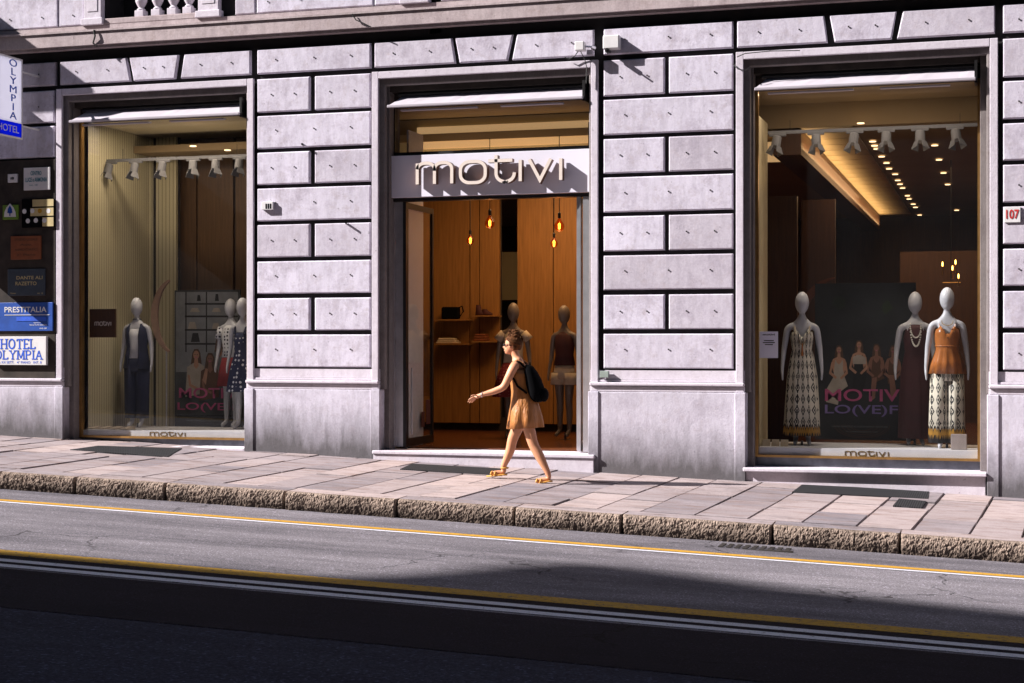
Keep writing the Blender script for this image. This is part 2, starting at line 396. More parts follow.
def word_strokes(h):
    """the shop's lettering as strokes, x-height h; returns list of (pts, closed), total width"""
    out = []; r = h*.38; x = 0
    a = .46*h
    out.append(([(x, 0), (x, h)], 0))
    out.append(([(x, h*.72)]+arc(x+r*.8, h-r*.8, r*.8, 170, 90)+arc(x+.72*h-r*.8, h-r*.8, r*.8, 90, 0)+[(x+.72*h, 0)], 0))
    out.append(([(x+.72*h, h*.62)]+arc(x+.72*h+r*.8, h-r*.8, r*.8, 170, 90)+arc(x+1.44*h-r*.8, h-r*.8, r*.8, 90, 0)+[(x+1.44*h, 0)], 0))
    x = 1.80*h; wd = 1.02*h
    out.append((arc(x+r, h-r, r, 180, 90)+arc(x+wd-r, h-r, r, 90, 0)+arc(x+wd-r, r, r, 0, -90)+arc(x+r, r, r, -90, -180), 1))
    x = 3.26*h
    out.append(([(x, 1.26*h)]+arc(x+r, r, r, 180, 270)+arc(x+.74*h-r, r, r, 270, 360)+[(x+.74*h, .42*h)], 0))
    out.append(([(x-.32*h, h), (x+.66*h, h)], 0))
    out.append(([(4.24*h, 0), (4.24*h, h)], 0))
    out.append(([(4.60*h, h), (5.03*h, .03*h), (5.46*h, h)], 0))
    out.append(([(5.86*h, 0), (5.86*h, h)], 0))
    return out
def finish(o, mods):
    """apply modifiers without operators"""
    for typ, kw in mods:
        m = o.modifiers.new(typ, typ)
        for k, v in kw.items(): setattr(m, k, v)
    bpy.context.view_layer.update()
    dg = bpy.context.evaluated_depsgraph_get(); me = bpy.data.meshes.new_from_object(o.evaluated_get(dg))
    o.modifiers.clear(); old = o.data; o.data = me; bpy.data.meshes.remove(old); return o
def skinmesh(joints, edges, root, sub=2):
    me = bpy.data.meshes.new('tmp'); names = list(joints); me.from_pydata([joints[k][0] for k in names], [(names.index(a), names.index(b)) for a, b in edges], [])
    o = bpy.data.objects.new('tmp', me); col.objects.link(o)
    o.modifiers.new('s', 'SKIN')
    for i, k in enumerate(names):
        r = joints[k][1]; me.skin_vertices[0].data[i].radius = r if isinstance(r, tuple) else (r, r)
        me.skin_vertices[0].data[i].use_root = (k == root)
    m = o.modifiers.new('u', 'SUBSURF'); m.levels = sub; m.render_levels = sub
    bpy.context.view_layer.update(); dg = bpy.context.evaluated_depsgraph_get()
    r = bpy.data.meshes.new_from_object(o.evaluated_get(dg)); bpy.data.objects.remove(o)
    t = bmesh.new(); t.from_mesh(r); bpy.data.meshes.remove(r)
    bmesh.ops.remove_doubles(t, verts=t.verts[:], dist=.0005)
    bmesh.ops.holes_fill(t, edges=[e for e in t.edges if e.is_boundary], sides=0)
    bmesh.ops.triangulate(t, faces=t.faces[:]); bmesh.ops.recalc_face_normals(t, faces=t.faces[:]); return t
def chain(*n): return list(zip(n, n[1:]))

# ================================================================ GROUND
XL, XR = -60, 40
def sheet(name, xs, ys, zf, mat, dz=0):
    m = MB(); vs = [[m.b.verts.new((x, y, zf(x, y)+dz)) for x in xs] for y in ys]
    for i in range(len(ys)-1):
        for j in range(len(xs)-1): m._f([vs[i][j], vs[i][j+1], vs[i+1][j+1], vs[i+1][j]])
    return struct(m.build(name, mat))
sheet('ground', [-600, 600], [-600, 700], lambda x, y: road_z(x, y)-.35, 'asphalt_dark')
sheet('road', [XL, XR], [-3.2, 15.05], road_z, 'asphalt')
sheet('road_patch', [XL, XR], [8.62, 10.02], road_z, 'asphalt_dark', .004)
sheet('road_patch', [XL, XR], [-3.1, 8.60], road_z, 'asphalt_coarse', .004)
def line(nm, y0, y1, mat): sheet(nm, [XL, XR], [y0, y1], road_z, mat, .004)
line('yellow_line', 13.93, 14.07, 'yellow'); line('white_line', 13.82, 13.895, 'whiteline')
line('yellow_line', 10.62, 10.86, 'yellow_worn'); line('white_line', 10.32, 10.44, 'whiteline'); line('white_line', 10.09, 10.21, 'whiteline')
line('road_patch', 10.46, 10.60, 'asphalt_dark'); line('road_patch', 10.225, 10.305, 'asphalt_dark')

# pavement slabs
KY = 15.32
m = MB(); sk = .10
def slab(x0, x1, y0, y1):
    g = .013; dz = random.uniform(-.007, .007); tl = random.uniform(-.008, .008); to = random.random()
    pts = []
    for (x, y) in ((x0+g, y0+g), (x1-g, y0+g), (x1-g, y1-g), (x0+g, y1-g)):
        xx = x + sk*(F-y)*(-.6) + random.uniform(-.006, .006); pts.append((xx, y, pave_z(xx, y)+dz+tl*(x-x0)))
    top = [m.b.verts.new(p) for p in pts]; bot = [m.b.verts.new((p[0], p[1], p[2]-.1)) for p in pts]
    m._f(top, to)
    for i in range(4): m._f([top[i], top[(i+1) % 4], bot[(i+1) % 4], bot[i]], to)
x = -24.
while x < 8:
    wd = random.uniform(.40, .56); y = KY
    while y < F+.25:
        ln = random.choice((.6, .9, 1.3, 1.7)); y1 = min(F+.25, y+ln)
        if F+.25-y1 < .3: y1 = F+.25
        slab(x, x+wd, y, y1); y = y1
    x += wd
pv = struct(m.build('pavement', 'slab'))
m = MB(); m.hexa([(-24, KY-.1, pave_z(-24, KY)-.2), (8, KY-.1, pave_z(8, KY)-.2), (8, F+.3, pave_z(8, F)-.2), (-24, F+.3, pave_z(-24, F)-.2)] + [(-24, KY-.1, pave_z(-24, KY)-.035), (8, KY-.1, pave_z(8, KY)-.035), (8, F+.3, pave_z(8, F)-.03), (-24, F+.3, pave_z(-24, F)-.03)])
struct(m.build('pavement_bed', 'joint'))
# kerb stones with a rough split face
from mathutils import noise as mn
edges_px = [0, 76, 165, 285, 397, 515, 622, 772, 900]
kx = [X(p, 15.0) for p in edges_px]; kx = [kx[0]-1.2*i for i in range(10, 0, -1)] + kx + [kx[-1]+1.25*i for i in range(1, 8)]
m = MB()
for a, b in zip(kx, kx[1:]):
    a += .008; b -= .008; nx, nz = 150, 15; yo = random.uniform(-.02, .015); to = random.random(); g = []
    for j in range(nz+4):
        row = []
        for i in range(nx+1):
            x_ = a+(b-a)*i/nx; top = pave_z(x_, 15.0)
            if j <= nz:
                t = j/nz; z_ = top-.22*(1-t)
                d = (mn.noise(Vector((x_*9, z_*11, 3)))*.012 + mn.noise(Vector((x_*28, z_*30, 7)))*.011 + mn.noise(Vector((x_*75, z_*75, 7)))*.013 + mn.noise(Vector((x_*3, 1, 2)))*.02)
                y_ = 15.0+yo+d - .02*math.sin(math.pi*t) + (.02 if t > .95 else 0)
                if i in (0, nx): y_ += .03
                if i in (1, nx-1): y_ += .01
                if t > .95: z_ += mn.noise(Vector((x_*12, 5, 5)))*.006
            else:
                y_ = 15.0+yo+.05 + (j-nz-1)/2*(KY-.01-15.05-yo); z_ = pave_z(x_, y_)+.001+mn.noise(Vector((x_*8, y_*8, 0)))*.003
            row.append(m.b.verts.new((x_, y_, z_)))
        g.append(row)
    for j in range(len(g)-1):
        for i in range(nx): m._f([g[j][i], g[j][i+1], g[j+1][i+1], g[j+1][i]], to, 0 if j < nz+1 else 1)
    for i in (0, nx):
        c = [g[j][i] for j in range(len(g))]; e = m.b.verts.new((c[0].co.x, KY, c[0].co.z)); m._f(c+[e], to)
struct(m.build('kerb', ['kerb', 'slab']))

# ================================================================ BUILDING
bld = tag(empty('stone_building', (-5, F, 0)), 'pale rusticated marble building with three tall shop openings and a moulded string course', 'building')
def part(mb, name, mat, par=None, **k):
    o = mb.build(name, mat, par or bld, **k)
    if (par or bld) is bld: o.location = (5, -F, 0)
    return o
OX = [(X(56.6), X(253.7)), (X(372), X(598.2)), (X(736), X(998))]   # outer edges of the three surrounds
ZT = H+3.452                       # top of surrounds
ZP = .933                          # plinth top
ROW = [(py) for py in ((51.2, 24.9), (93, 57), (132.3, 97), (171.3, 136.7), (210.7, 175.6), (250, 215), (289.3, 254.6), (329, 294.4), (368.6, 333.7))]
RZ = [(Z(668, b), Z(668, t)) for b, t in ROW]
ZB = Z(668, 369)
def zc(px, py, Y): return Z(px, py, Y)
# backing wall (joint plane) round the openings
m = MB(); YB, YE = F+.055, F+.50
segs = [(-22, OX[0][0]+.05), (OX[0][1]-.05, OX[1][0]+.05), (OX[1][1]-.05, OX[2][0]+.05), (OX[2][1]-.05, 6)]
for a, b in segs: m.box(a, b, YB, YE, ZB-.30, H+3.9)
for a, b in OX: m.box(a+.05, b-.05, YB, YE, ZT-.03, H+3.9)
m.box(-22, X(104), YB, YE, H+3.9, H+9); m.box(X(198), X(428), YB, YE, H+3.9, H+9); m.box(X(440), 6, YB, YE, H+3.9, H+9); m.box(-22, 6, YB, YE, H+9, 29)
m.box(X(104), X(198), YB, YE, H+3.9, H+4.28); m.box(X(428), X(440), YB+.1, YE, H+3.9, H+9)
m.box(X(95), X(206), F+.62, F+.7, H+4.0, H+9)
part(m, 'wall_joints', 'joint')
m = MB(); pins = []
def row_blocks(x0, x1, mids, pin=True, rows=range(9)):
    for r in rows:
        z0, z1 = RZ[r]
        if r % 2 == 0 or not mids:
            m.block(x0, x1, z0, z1)
            n = 3 if mids else 2
            for k in range(n): pins.append((x0+(x1-x0)*((.17, .51, .83)[k] if n == 3 else (.3, .8)[k]), z0+(z1-z0)*.55))
        else:
            mid = mids[0], mids[1]
            for a, b in ((x0, mid[0]), (mid[1], x1)):
                m.block(a, b, z0, z1)
                for k in (.28, .72): pins.append((a+(b-a)*k, z0+(z1-z0)*.52))
row_blocks(X(257), X(370.2), (X(309.3), X(314.6)))
row_blocks(X(603.5), X(732.8), (X(664.2), X(668.8)))
# left pier, part of it behind the plaques
for r, (z0, z1) in enumerate(RZ):
    m.block(X(-70), X(54), z0, z1) if r else m.block(X(-40), X(55), z0, z1)
    if r in (1, 0): pins.append((X(39), (z0+z1)/2))
    if r > 4: m.block(X(-230), X(-75), z0, z1)
    else: m.block(X(-230), X(-45), z0, z1)
for r, (z0, z1) in enumerate(RZ):
    m.block(X(1003), X(1170), z0, z1)
    if r % 2 == 0: pins.append((X(1019), z0+(z1-z0)*.45))
# wedge stones over each opening
z0, z1 = RZ[0]
for (a, b, c_, d) in (((59.7, 126, 130, 0), (129, 178, 174.5, 133.5), (184, 250, 250, 180.5), 0), ((374.3, 451.5, 455, 0), (455, 512.5, 507, 459.5), (517, 593.5, 593.5, 512), 0), ((737, 824, 827.5, 0), (829.5, 896.5, 891.5, 834.5), (903, 995, 995, 897), 0)):
    m.block(X(a[0]), X(a[2]), z0, z1, xt=(X(a[0]), X(a[1])))
    m.block(X(b[3]), X(b[2]), z0, z1, xt=(X(b[0]), X(b[1])))
    m.block(X(c_[3]), X(c_[2]), z0, z1, xt=(X(c_[0]), X(c_[1])))
    for q0, q1 in ((a[0], a[1]), (b[3], b[2]), (c_[0], c_[2])):
        for k in (.25, .72): pins.append((X(q0)+(X(q1)-X(q0))*k, (z0+z1)/2+.01))
# storey above the string course
U0, U1 = H+4.29, H+4.75
for a, b in ((-60, 57.5), (59, 84), (235, 255), (256.5, 373), (374.5, 402), (441, 528), (530, 700), (702, 860), (862, 1100)):
    m.block(X(a), X(b), U0, U1)
for px in (10, 42, 73, 268, 300, 330, 350, 455): pins.append((X(px), U0+.14))
part(m, 'stone_blocks', 'block')
pm = None
for (px_, pz) in pins[:99]:
    if pm is None:
        b_ = MB(); b_.tube([(0, .004, 0), (0, -.011, 0)], .007, 6); b_.tube([(0, -.007, 0), (.0, -.011, 0)], .010, 7)
        pm = b_.build('wall_pin', 'iron', bld)
        o = pm
    else:
        o = pm.copy(); col.objects.link(o); o.parent = bld
    o.location = (px_+5, 0, pz)
# string course
m = MB()
m.box(-22, 6, F-.10, F+.05, H+4.0, H+4.17); m.box(-22, 6, F-.12, F+.05, H+4.173, H+4.20); m.box(-22, 6, F-.03, F+.05, H+4.203, H+4.27)
m.box(-22, 6, F-.05, F+.05, H+3.965, H+3.997)
part(m, 'string_course', 'course')
# balustrade of the window above
bal = part(MB().bbox(X(103.5), X(198.5), F-.03, F+.16, H+4.272, H+4.35, .01), 'balustrade', 'course')
for a, b in ((85.5, 103), (199.5, 220), (403.5, 428)):
    m = MB(); m.bbox(X(a), X(b), F-.045, F+.05, H+4.272, H+5.1, .008); m.bbox(X(a)-.03, X(b)+.03, F-.07, F+.05, H+4.271, H+4.36, .008)
    m.bbox(X(a)+.055, X(b)-.055, F-.052, F-.04, H+4.45, H+5, .004)
    part(m, 'window_pilaster', 'surround')
for px in (139, 155.5, 171.5, 187):
    b_ = MB(); b_.bbox(-.065, .065, -.065, .065, 0, .085, .006)
    b_.lathe([(.055, .085), (.06, .10), (.035, .125), (.05, .15), (.075, .20), (.078, .24), (.06, .31), (.035, .38), (.03, .42), (.05, .44), (.05, .5)], (0, 0, 0), 16)
    o = b_.build('baluster', 'surround', bal, smooth=False); o.location = (X(px), F+.06, H+4.352)
# plinth, ledge, pilaster bases
m = MB()
for a, b in segs:
    a2 = a if a < -20 else a-.05+.02; b2 = b if b > 5 else b+.05-.02
    part(MB().bbox(a2, b2, F-.02, YE, -.9, ZP-.004, .008, random.random()*.4), 'plinth', 'plinth')
m = MB()
for a, b in segs:
    a2 = a if a < -20 else a-.05; b2 = b if b > 5 else b+.05
    m = MB(); m.bbox(a2, b2, F-.012, YE-.01, ZP, 1.0, .006); m.bbox(a2, b2, F-.045, YE-.01, 1.003, 1.045, .012); m.bbox(a2, b2, F-.0, YE-.01, 1.048, 1.075, .004)
    m.box(a2, b2, F+.02, YE-.01, 1.078, 1.19)
    part(m, 'sill_moulding', 'surround')
WS = .088
def surround(a, b, ztr):
    RO = .105 if b > -1 else .045
    m = MB()
    for x0, x1 in ((a, a+WS), (b-WS, b)):
        m.bbox(x0, x1, F-.014, F+.03, ZP+.003, ZT, .006, .1)
    m.bbox(a+WS+.002, b-WS-.002, F-.015, F+.03, ZT-WS, ZT-.001, .006, .1)
    o = part(m, 'window_surround', 'surround')
    for x0, x1 in ((a-.012, a+WS+.03), (b-WS-.03, b+.012)): part(MB().bbox(x0, x1, F-.036, F+.20, -.9, ZP, .008, .15), 'pilaster_base', 'plinth')
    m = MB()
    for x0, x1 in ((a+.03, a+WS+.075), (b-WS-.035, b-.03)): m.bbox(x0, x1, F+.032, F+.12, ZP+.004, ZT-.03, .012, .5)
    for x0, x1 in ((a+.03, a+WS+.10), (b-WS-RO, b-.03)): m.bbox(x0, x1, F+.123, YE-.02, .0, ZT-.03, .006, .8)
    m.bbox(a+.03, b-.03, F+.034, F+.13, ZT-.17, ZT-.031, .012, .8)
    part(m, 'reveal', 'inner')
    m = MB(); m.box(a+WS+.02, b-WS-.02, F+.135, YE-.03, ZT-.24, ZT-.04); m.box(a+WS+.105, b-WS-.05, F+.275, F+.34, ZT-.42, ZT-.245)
    part(m, 'lintel_soffit', 'shaded')
for a, b in OX: surround(a, b, ZT)
FG = F+.27
def doorstep_like(a, b, zt, zg, y0, mat='surround', nm='threshold'):
    m = MB(); m.bbox(a, b, y0, F+.48, zt-.045, zt, .01); m.bbox(a+.012, b-.012, y0+(.02 if nm == 'entrance_step' else .07), F+.47, -.9, zt-.047, .006, .3)
    part(m, nm, mat)
doorstep_like(OX[0][0]+WS+.035, OX[0][1]-WS-.035, .165, 0, F-.02)
doorstep_like(OX[1][0]+.03, OX[1][1]-.03, Z(376.6, 450.5, F-.08), 0, F-.08, nm='entrance_step')
doorstep_like(OX[2][0]+.09, OX[2][1]-WS-.033, Z(744, 467.6, F-.07), 0, F-.07)

# shop windows
def letters(name, px0, px1, py_base, Y, mat, par, y0, y1, hgt=None, sw=.13):
    x0, x1 = X(px0, Y), X(px1, Y); h = (x1-x0)/5.86 if hgt is None else hgt; z = Z((px0+px1)/2, py_base, Y); sx = (x1-x0)/(5.86*h)
    st = []
    for pts, cl in word_strokes(h): st.append(([(x0+p[0]*sx, z+p[1]) for p in pts], cl))
    return st
def shop_window(a, b, zl, zb, lab_px):
    """frame, glass, white ledge with the gold word"""
    ax, bx = a+WS+.10, b-WS-(.105 if b > -1 else .045)
    e = empty('shop_window', (0, 0, 0)); e.parent = bld; e.location = (5, -F, 0)
    m = MB()
    m.box(ax, ax+.035, FG-.02, FG+.05, zb, ZT-.4); m.box(bx-.03, bx, FG-.02, FG+.05, zb, ZT-.4); m.box(ax+.036, bx-.031, FG-.022, FG+.05, zb, zb+.028)
    m.build('window_frame', 'brass', e)
    m = MB(); m.box(ax+.036, bx-.031, FG+.0, FG+.008, zb+.03, ZT-.4); m.build('glass', 'glass', e)
    m = MB(); m.box(ax+.036, bx-.031, FG+.03, FG+.05, zb+.03, zl); m.box(ax+.036, bx-.031, FG+.05, FG+1.2, zl-.03, zl); m.build('white_ledge', 'white', e)
    m = MB(); m.box(ax, bx, FG+.03, FG+.07, .0, zb-.003); m.build('kick_plate', 'steel', e)
    st = letters('w', lab_px[0], lab_px[1], lab_px[2], FG+.0, 'gold', e, 0, 0, hgt=.048)
    dz = zb+.036-Z((lab_px[0]+lab_px[1])/2, lab_px[2], FG); st = [([(p[0], p[1]+dz) for p in pts], cl) for pts, cl in st]
    m = MB()
    for pts, cl in st: m.ribbon(pts, .013, FG+.025, FG+.0295, cl)
    m.build('lettering', 'gold', e)
    return ax, bx
LW = shop_window(*OX[0], .345, .245, (149, 184, 433.6)); RW = shop_window(*OX[2], .28, .165, (845, 888, 455.5))
# door: steel frame, sign, transom
ax, bx = OX[1][0]+WS+.085, OX[1][1]-WS-.045
ZS0, ZS1 = H+1.885, H+2.412
ent = empty('entrance'); ent.parent = bld; ent.location = (5, -F, 0)
m = MB(); m.box(ax, bx, FG-.02, FG+.10, ZS0-.045, ZS0-.003); m.box(ax, bx, FG+.0, FG+.10, ZS1+.003, ZS1+.05); m.box(ax, ax+.03, FG+.001, FG+.099, ZS1+.052, ZT-.4)
m.box(X(403, FG), X(406, FG), FG, FG+.06, .185, ZS0-.046)
m.build('door_frame', 'dark', ent)
m = MB(); m.box(ax+.031, bx-.001, FG+.03, FG+.038, ZS1+.052, ZT-.4); m.build('transom_glass', 'glass', ent)
m = MB(); m.box(ax+.03, X(403, FG)-.002, FG+.03, FG+.038, .2, ZS0-.05); m.box(ax+.002, ax+.028, FG+.0, FG+.05, .185, ZS0-.05); m.build('side_light', ['alu'], ent)
def leaf(xp, y0, y1, fm):
    e = empty('door_leaf'); e.parent = ent
    m = MB(); zt = ZS0-.05
    m.box(xp-.02, xp+.02, y0, y0+.05, .2, zt); m.box(xp-.02, xp+.02, y1-.05, y1, .2, zt); m.box(xp-.02, xp+.02, y0+.051, y1-.051, zt-.07, zt); m.box(xp-.02, xp+.02, y0+.051, y1-.051, .2, .30)
    e.parent = ent; m.build('leaf_frame', fm, e)
    m = MB(); m.box(xp-.004, xp+.004, y0+.051, y1-.051, .301, zt-.071); m.build('leaf_glass', 'glass', e)
    return e
l1 = leaf(X(405.5, FG+.08), FG+.08, FG+1.08, 'dark')
l2 = leaf(X(579, FG+.1), FG+.06, FG+1.0, 'alu')
m = MB(); m.box(X(577.5, FG), X(581, FG), FG-.02, FG+.04, .185, ZS0-.05); m.box(X(583.5, FG), bx-.005, FG-.03, FG+.03, .185, ZS0-.05); m.build('jamb_strip', 'alu', ent)
m = MB(); m.tube([(X(405.5, FG+.08)+.06, FG+.15, .35), (X(405.5, FG+.08)+.06, FG+.15, 1.2)], .014); m.build('pull_handle', 'alu', l1)
# notices on the open leaf
m = MB()
for yy, zz, ww, hh in ((FG+.9, .45, .16, .32), (FG+.7, .42, .12, .20)): m.box(X(405.5, FG+.08)+.006, X(405.5, FG+.08)+.009, yy-ww/2, yy+ww/2, zz, zz+hh)
m.build('sticker', 'maroon', l1)

# shop sign
sg = tag(empty('shop_sign', (X(490), F+.19, ZS0)), 'lilac fascia sign with raised pearl letters reading motivi over the shop door', 'sign')
def rel(o, e): o.location = -Vector(e.location); return o
rel(MB().bbox(ax-.0, bx+.005, F+.19, F+.262, ZS0, ZS1, .004).build('sign_panel', 'sign', sg), sg)
st = letters('w', 417, 560.5, 0, F+.07, '', None, 0, 0, hgt=.262)
zb_ = H+2.03
st = [([(p[0], p[1]-Z((417+560.5)/2, 0, F+.07)+zb_) for p in pts], cl) for pts, cl in st]
m = MB()
for pts, cl in st: m.ribbon(pts, .040, F+.075, F+.082, cl)
rel(m.build('letter_faces', 'letter', sg), sg)
m = MB()
for pts, cl in st: m.ribbon(pts, .043, F+.0825, F+.165, cl)
rel(m.build('letter_sides', 'copper', sg), sg)

# awnings folded under each lintel
def awning(a, b, lab):
    e = tag(empty('folded_awning', (a, F, H+3.0)), lab, 'awning', 'folded white awnings')
    a2, b2 = a+WS+.135, b-WS-(.13 if b > -1 else .07); zb = H+2.985; zt = H+3.165
    m = MB(); n = 26; top = []; bot = []; 
    for i in range(n+1):
        t = i/n; w1 = mn.noise(Vector((t*9+a, 1, 1)))*.012
        top.append((a2+.12+(b2-.01-a2-.12)*t, F+.19, zt+w1*.5)); bot.append((a2+.005+(b2-.03-a2)*t, F-.035, zb+.03+w1*.3))
    mid = [((p[0]+q[0])/2, (p[1]+q[1])/2+.0, (p[2]+q[2])/2-.006+mn.noise(Vector((p[0]*7, 3, 2)))*.014) for p, q in zip(top, bot)]
    V = [[m.b.verts.new(p) for p in r] for r in (bot, mid, top)]
    V2 = [[m.b.verts.new((p[0], p[1]+.01, p[2]-.012)) for p in r] for r in (bot, mid, top)]
    for G in (V, V2):
        for r0, r1 in zip(G, G[1:]):
            for i in range(n): m._f([r0[i], r0[i+1], r1[i+1], r1[i]])
    for i in range(n): m._f([V[0][i], V[0][i+1], V2[0][i+1], V2[0][i]]); m._f([V[2][i], V[2][i+1], V2[2][i+1], V2[2][i]])
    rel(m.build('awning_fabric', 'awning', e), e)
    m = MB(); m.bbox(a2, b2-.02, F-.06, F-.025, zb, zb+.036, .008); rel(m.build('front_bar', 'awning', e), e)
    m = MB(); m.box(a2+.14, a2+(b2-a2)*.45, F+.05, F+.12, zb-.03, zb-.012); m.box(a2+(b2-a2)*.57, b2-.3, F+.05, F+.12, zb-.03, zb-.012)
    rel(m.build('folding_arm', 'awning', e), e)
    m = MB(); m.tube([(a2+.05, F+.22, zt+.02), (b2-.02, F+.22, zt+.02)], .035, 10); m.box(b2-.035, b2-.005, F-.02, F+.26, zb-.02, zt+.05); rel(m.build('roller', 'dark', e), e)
for (a, b), l in zip(OX, ('folded white awning above the left display window', 'folded white awning above the shop door and sign', 'folded white awning above the right display window')): awning(a, b, l)

# ================================================================ SHOP INTERIOR (parts of the building)
ZC = H+2.78; FL = .19
def ip(mb, name, mat): return part(mb, name, mat)
m = MB(); m.box(-13.5, 1.2, YE+.001, F+17, FL-.1, FL); ip(m, 'shop_floor', 'floor')
m = MB(); m.box(-13.5, 1.2, F+1.66, F+17, ZC, ZC+.1); m.box(-13.5, 1.2, F+.345, F+3, H+3.1, H+3.2); ip(m, 'shop_ceiling', 'ceil')
m = MB(); m.box(-13.5, 1.2, F+16.5, F+16.6, FL, ZC); m.box(1.0, 1.1, YE, F+16.5, FL, ZC)
ip(m, 'back_wall', 'wood_dark')
# left display
m = MB(); m.box(LW[0]-.06, LW[0]+.0, FG+.06, F+2.3, FL, H+3.055); ip(m, 'ribbed_side_wall', 'ribbed')
m = MB(); yb = F+2.1
m.box(LW[0], X(152, yb), yb, yb+.05, FL, H+3.055-.0)
m.box(X(156, yb), X(176, yb), yb, yb+.05, FL, H+3.055)
ip(m, 'ribbed_panel', 'ribbed')
m = MB()
for a, b in ((177, 196), (197.5, 233), (235.5, 300)): m.box(X(a, yb+.3), X(b, yb+.3), yb+.3, yb+.35, FL, H+3.055)
m.box(LW[1]+.1, LW[1]+.15, YE, yb+.3, FL, H+3.055)
ip(m, 'brown_panel', wood('brown_panel', (.16, .085, .04)))
m = MB(); m.box(LW[0], X(177, yb), yb+.06, yb+.1, FL, H+3.055); m.box(X(176, yb), X(300, yb), yb+.36, yb+.4, FL, H+3.055); ip(m, 'panel_backing', 'shaded')
# partition between left display and entrance hall, entrance back wall
yd = F+4.4
m = MB()
for a, b in ((404, 469.6), (470.4, 479.3), (480, 499.5)): m.box(X(a, yd), X(b, yd)-.004, yd, yd+.06, FL+.12, ZC)
m.box(X(517.5, yd), X(553, yd), yd, yd+.06, FL+.12, ZC); m.box(X(553.8, yd), X(640, yd), yd, yd+.06, FL+.12, ZC)
ip(m, 'wood_panel_wall', 'wood')
m = MB(); m.box(X(395, yd), X(640, yd), yd+.065, yd+.1, FL, FL+.2); m.box(X(395, yd), X(500, yd), yd+.07, yd+.1, FL, ZC); m.box(X(517, yd), X(640, yd), yd+.07, yd+.1, FL, ZC)
m.box(X(404, yd)-.06, X(404, yd), YE, yd+.1, FL, H+3.09)
m.box(X(498, yd+2), X(520, yd+2), yd+2, yd+2.1, FL, Z(505, 260, yd+2)-.3)
ip(m, 'panel_backing', 'shaded')
m = MB(); m.box(X(498, yd+1.5), X(520, yd+1.5), yd+1.5, yd+1.55, Z(505, 300, yd+1.5), Z(505, 252, yd+1.5)); ip(m, 'pale_wall', 'cream')
m = MB(); m.box(X(404.5, FG)-.06, X(404.5, FG)-.035, YE+.01, F+1.05, FL, ZC); ip(m, 'pale_wall', 'white')
m = MB(); m.box(X(598, F+1), X(598, F+1)+.08, YE, yd, FL, ZC); ip(m, 'partition_wall', 'wood_dark')
# bulkhead seen through the transom, its warm light put in as emission
m = MB(); yy = F+1.7; m.box(X(417, yy), X(640, yy), yy, yy+.05, Z(500, 146, yy), Z(500, 124, yy)); ip(m, 'cove_glow', 'bulkhead')
m = MB(); m.box(X(380, yy), X(640, yy), yy+.06, yy+.12, Z(500, 170, yy), H+3.09); ip(m, 'bulkhead', 'cream')
# right display: side wall strip, cove along the ceiling
m = MB(); m.box(RW[0]-.07, RW[0]-.0, FG+.06, F+1.3, FL, ZC); ip(m, 'side_wall', 'cream')
m = MB(); m.box(X(700, F+3.2), X(797, F+3.2), F+3.2, F+3.3, FL, H+2.05); m.box(X(798, F+4), X(835, F+4.4), F+4.4, F+4.5, FL, H+2.1); m.box(X(900, F+9), 1.0, F+9, F+9.1, FL, H+1.6)
ip(m, 'wood_panel', 'wood_dark')
zc_ = ZC-.02
L0, L1 = onz(806, 131, zc_), onz(897.8, 236, zc_); R0, R1 = onz(861, 128, zc_), onz(923, 225, zc_)
m = MB(); XL0 = (L0.x+L1.x)/2; XR0 = (R0.x+R1.x)/2
m.box(XL0, XR0-.10, F+1.7, F+15.5, ZC-.02, ZC-.003)
for k in range(22): m.box(XL0+.002, XR0-.102, F+2.2+k*.62, F+2.212+k*.62, ZC-.026, ZC-.021)
ip(m, 'cove_ceiling', 'cream')
m = MB(); m.box(XL0-.35, XL0-.0, F+1.7, F+15.5, ZC-.35, ZC-.03); ip(m, 'ceiling_beam', 'wood_dark')
m = MB(); m.box(X(690, F+1.9), XL0-.36, F+2.6, F+2.7, ZC-.32, ZC-.06); ip(m, 'cove_glow', 'cove')
ip(MB().box(RW[0]-.5, 1.0, F+.35, F+1.65, H+3.06, H+3.098).box(RW[0]-.5, 1.0, F+1.62, F+1.659, ZC-.02, H+3.058), 'display_ceiling', 'ceil')
ip(MB().box(LW[0]-.1, LW[1]+.3, F+.35, F+2.5, H+3.06, H+3.098), 'display_ceiling', 'cream')
# platforms under the displays
m = MB(); m.box(LW[0], LW[1]+.1, FG+.06, F+2.1, .1, .31); m.box(RW[0], RW[1]+.1, FG+.06, F+1.9, .05, .245); ip(m, 'display_platform', 'wood_dark')

dl = None
for i, (a, b) in enumerate(((375, 288), (412, 345), (418, 358), (425, 368), (440, 392), (455, 412), (463, 430), (482, 447), (490, 466), (497, 478), (505, 490), (520, 514), (525, 524), (538, 540), (545, 550), (558, 574), (570, 597), (605, 357), (618, 402), (632, 443), (645, 479), (673, 559), (681, 581))):
    p = onz(740+a/3.106, 30+b/3.106, ZC-.012)
    if p.y > F+16.3: continue
    if dl is None:
        dl = MB().lathe([(.045, 0), (.045, .01), (.02, .012)], (0, 0, 0), 14).build('ceiling_downlight', 'downlight'); o = dl
    else: o = dl.copy(); col.objects.link(o)
    o.location = p + Vector((0, 0, -.012)); tag(o, 'small round warm recessed downlight in the shop ceiling behind the right window', 'downlight', 'recessed downlights in the shop ceiling')
for i, (a, b) in enumerate(((400, 181), (512, 194))):
    p = onz(70+a/3.25, 90+b/3.25, ZC-.04); o = dl.copy(); col.objects.link(o); o.location = p + Vector((0, 0, -.012))
    tag(o, ('left' if i == 0 else 'right')+' of the two downlights in the ceiling of the left display', 'downlight', 'downlights in the left display')

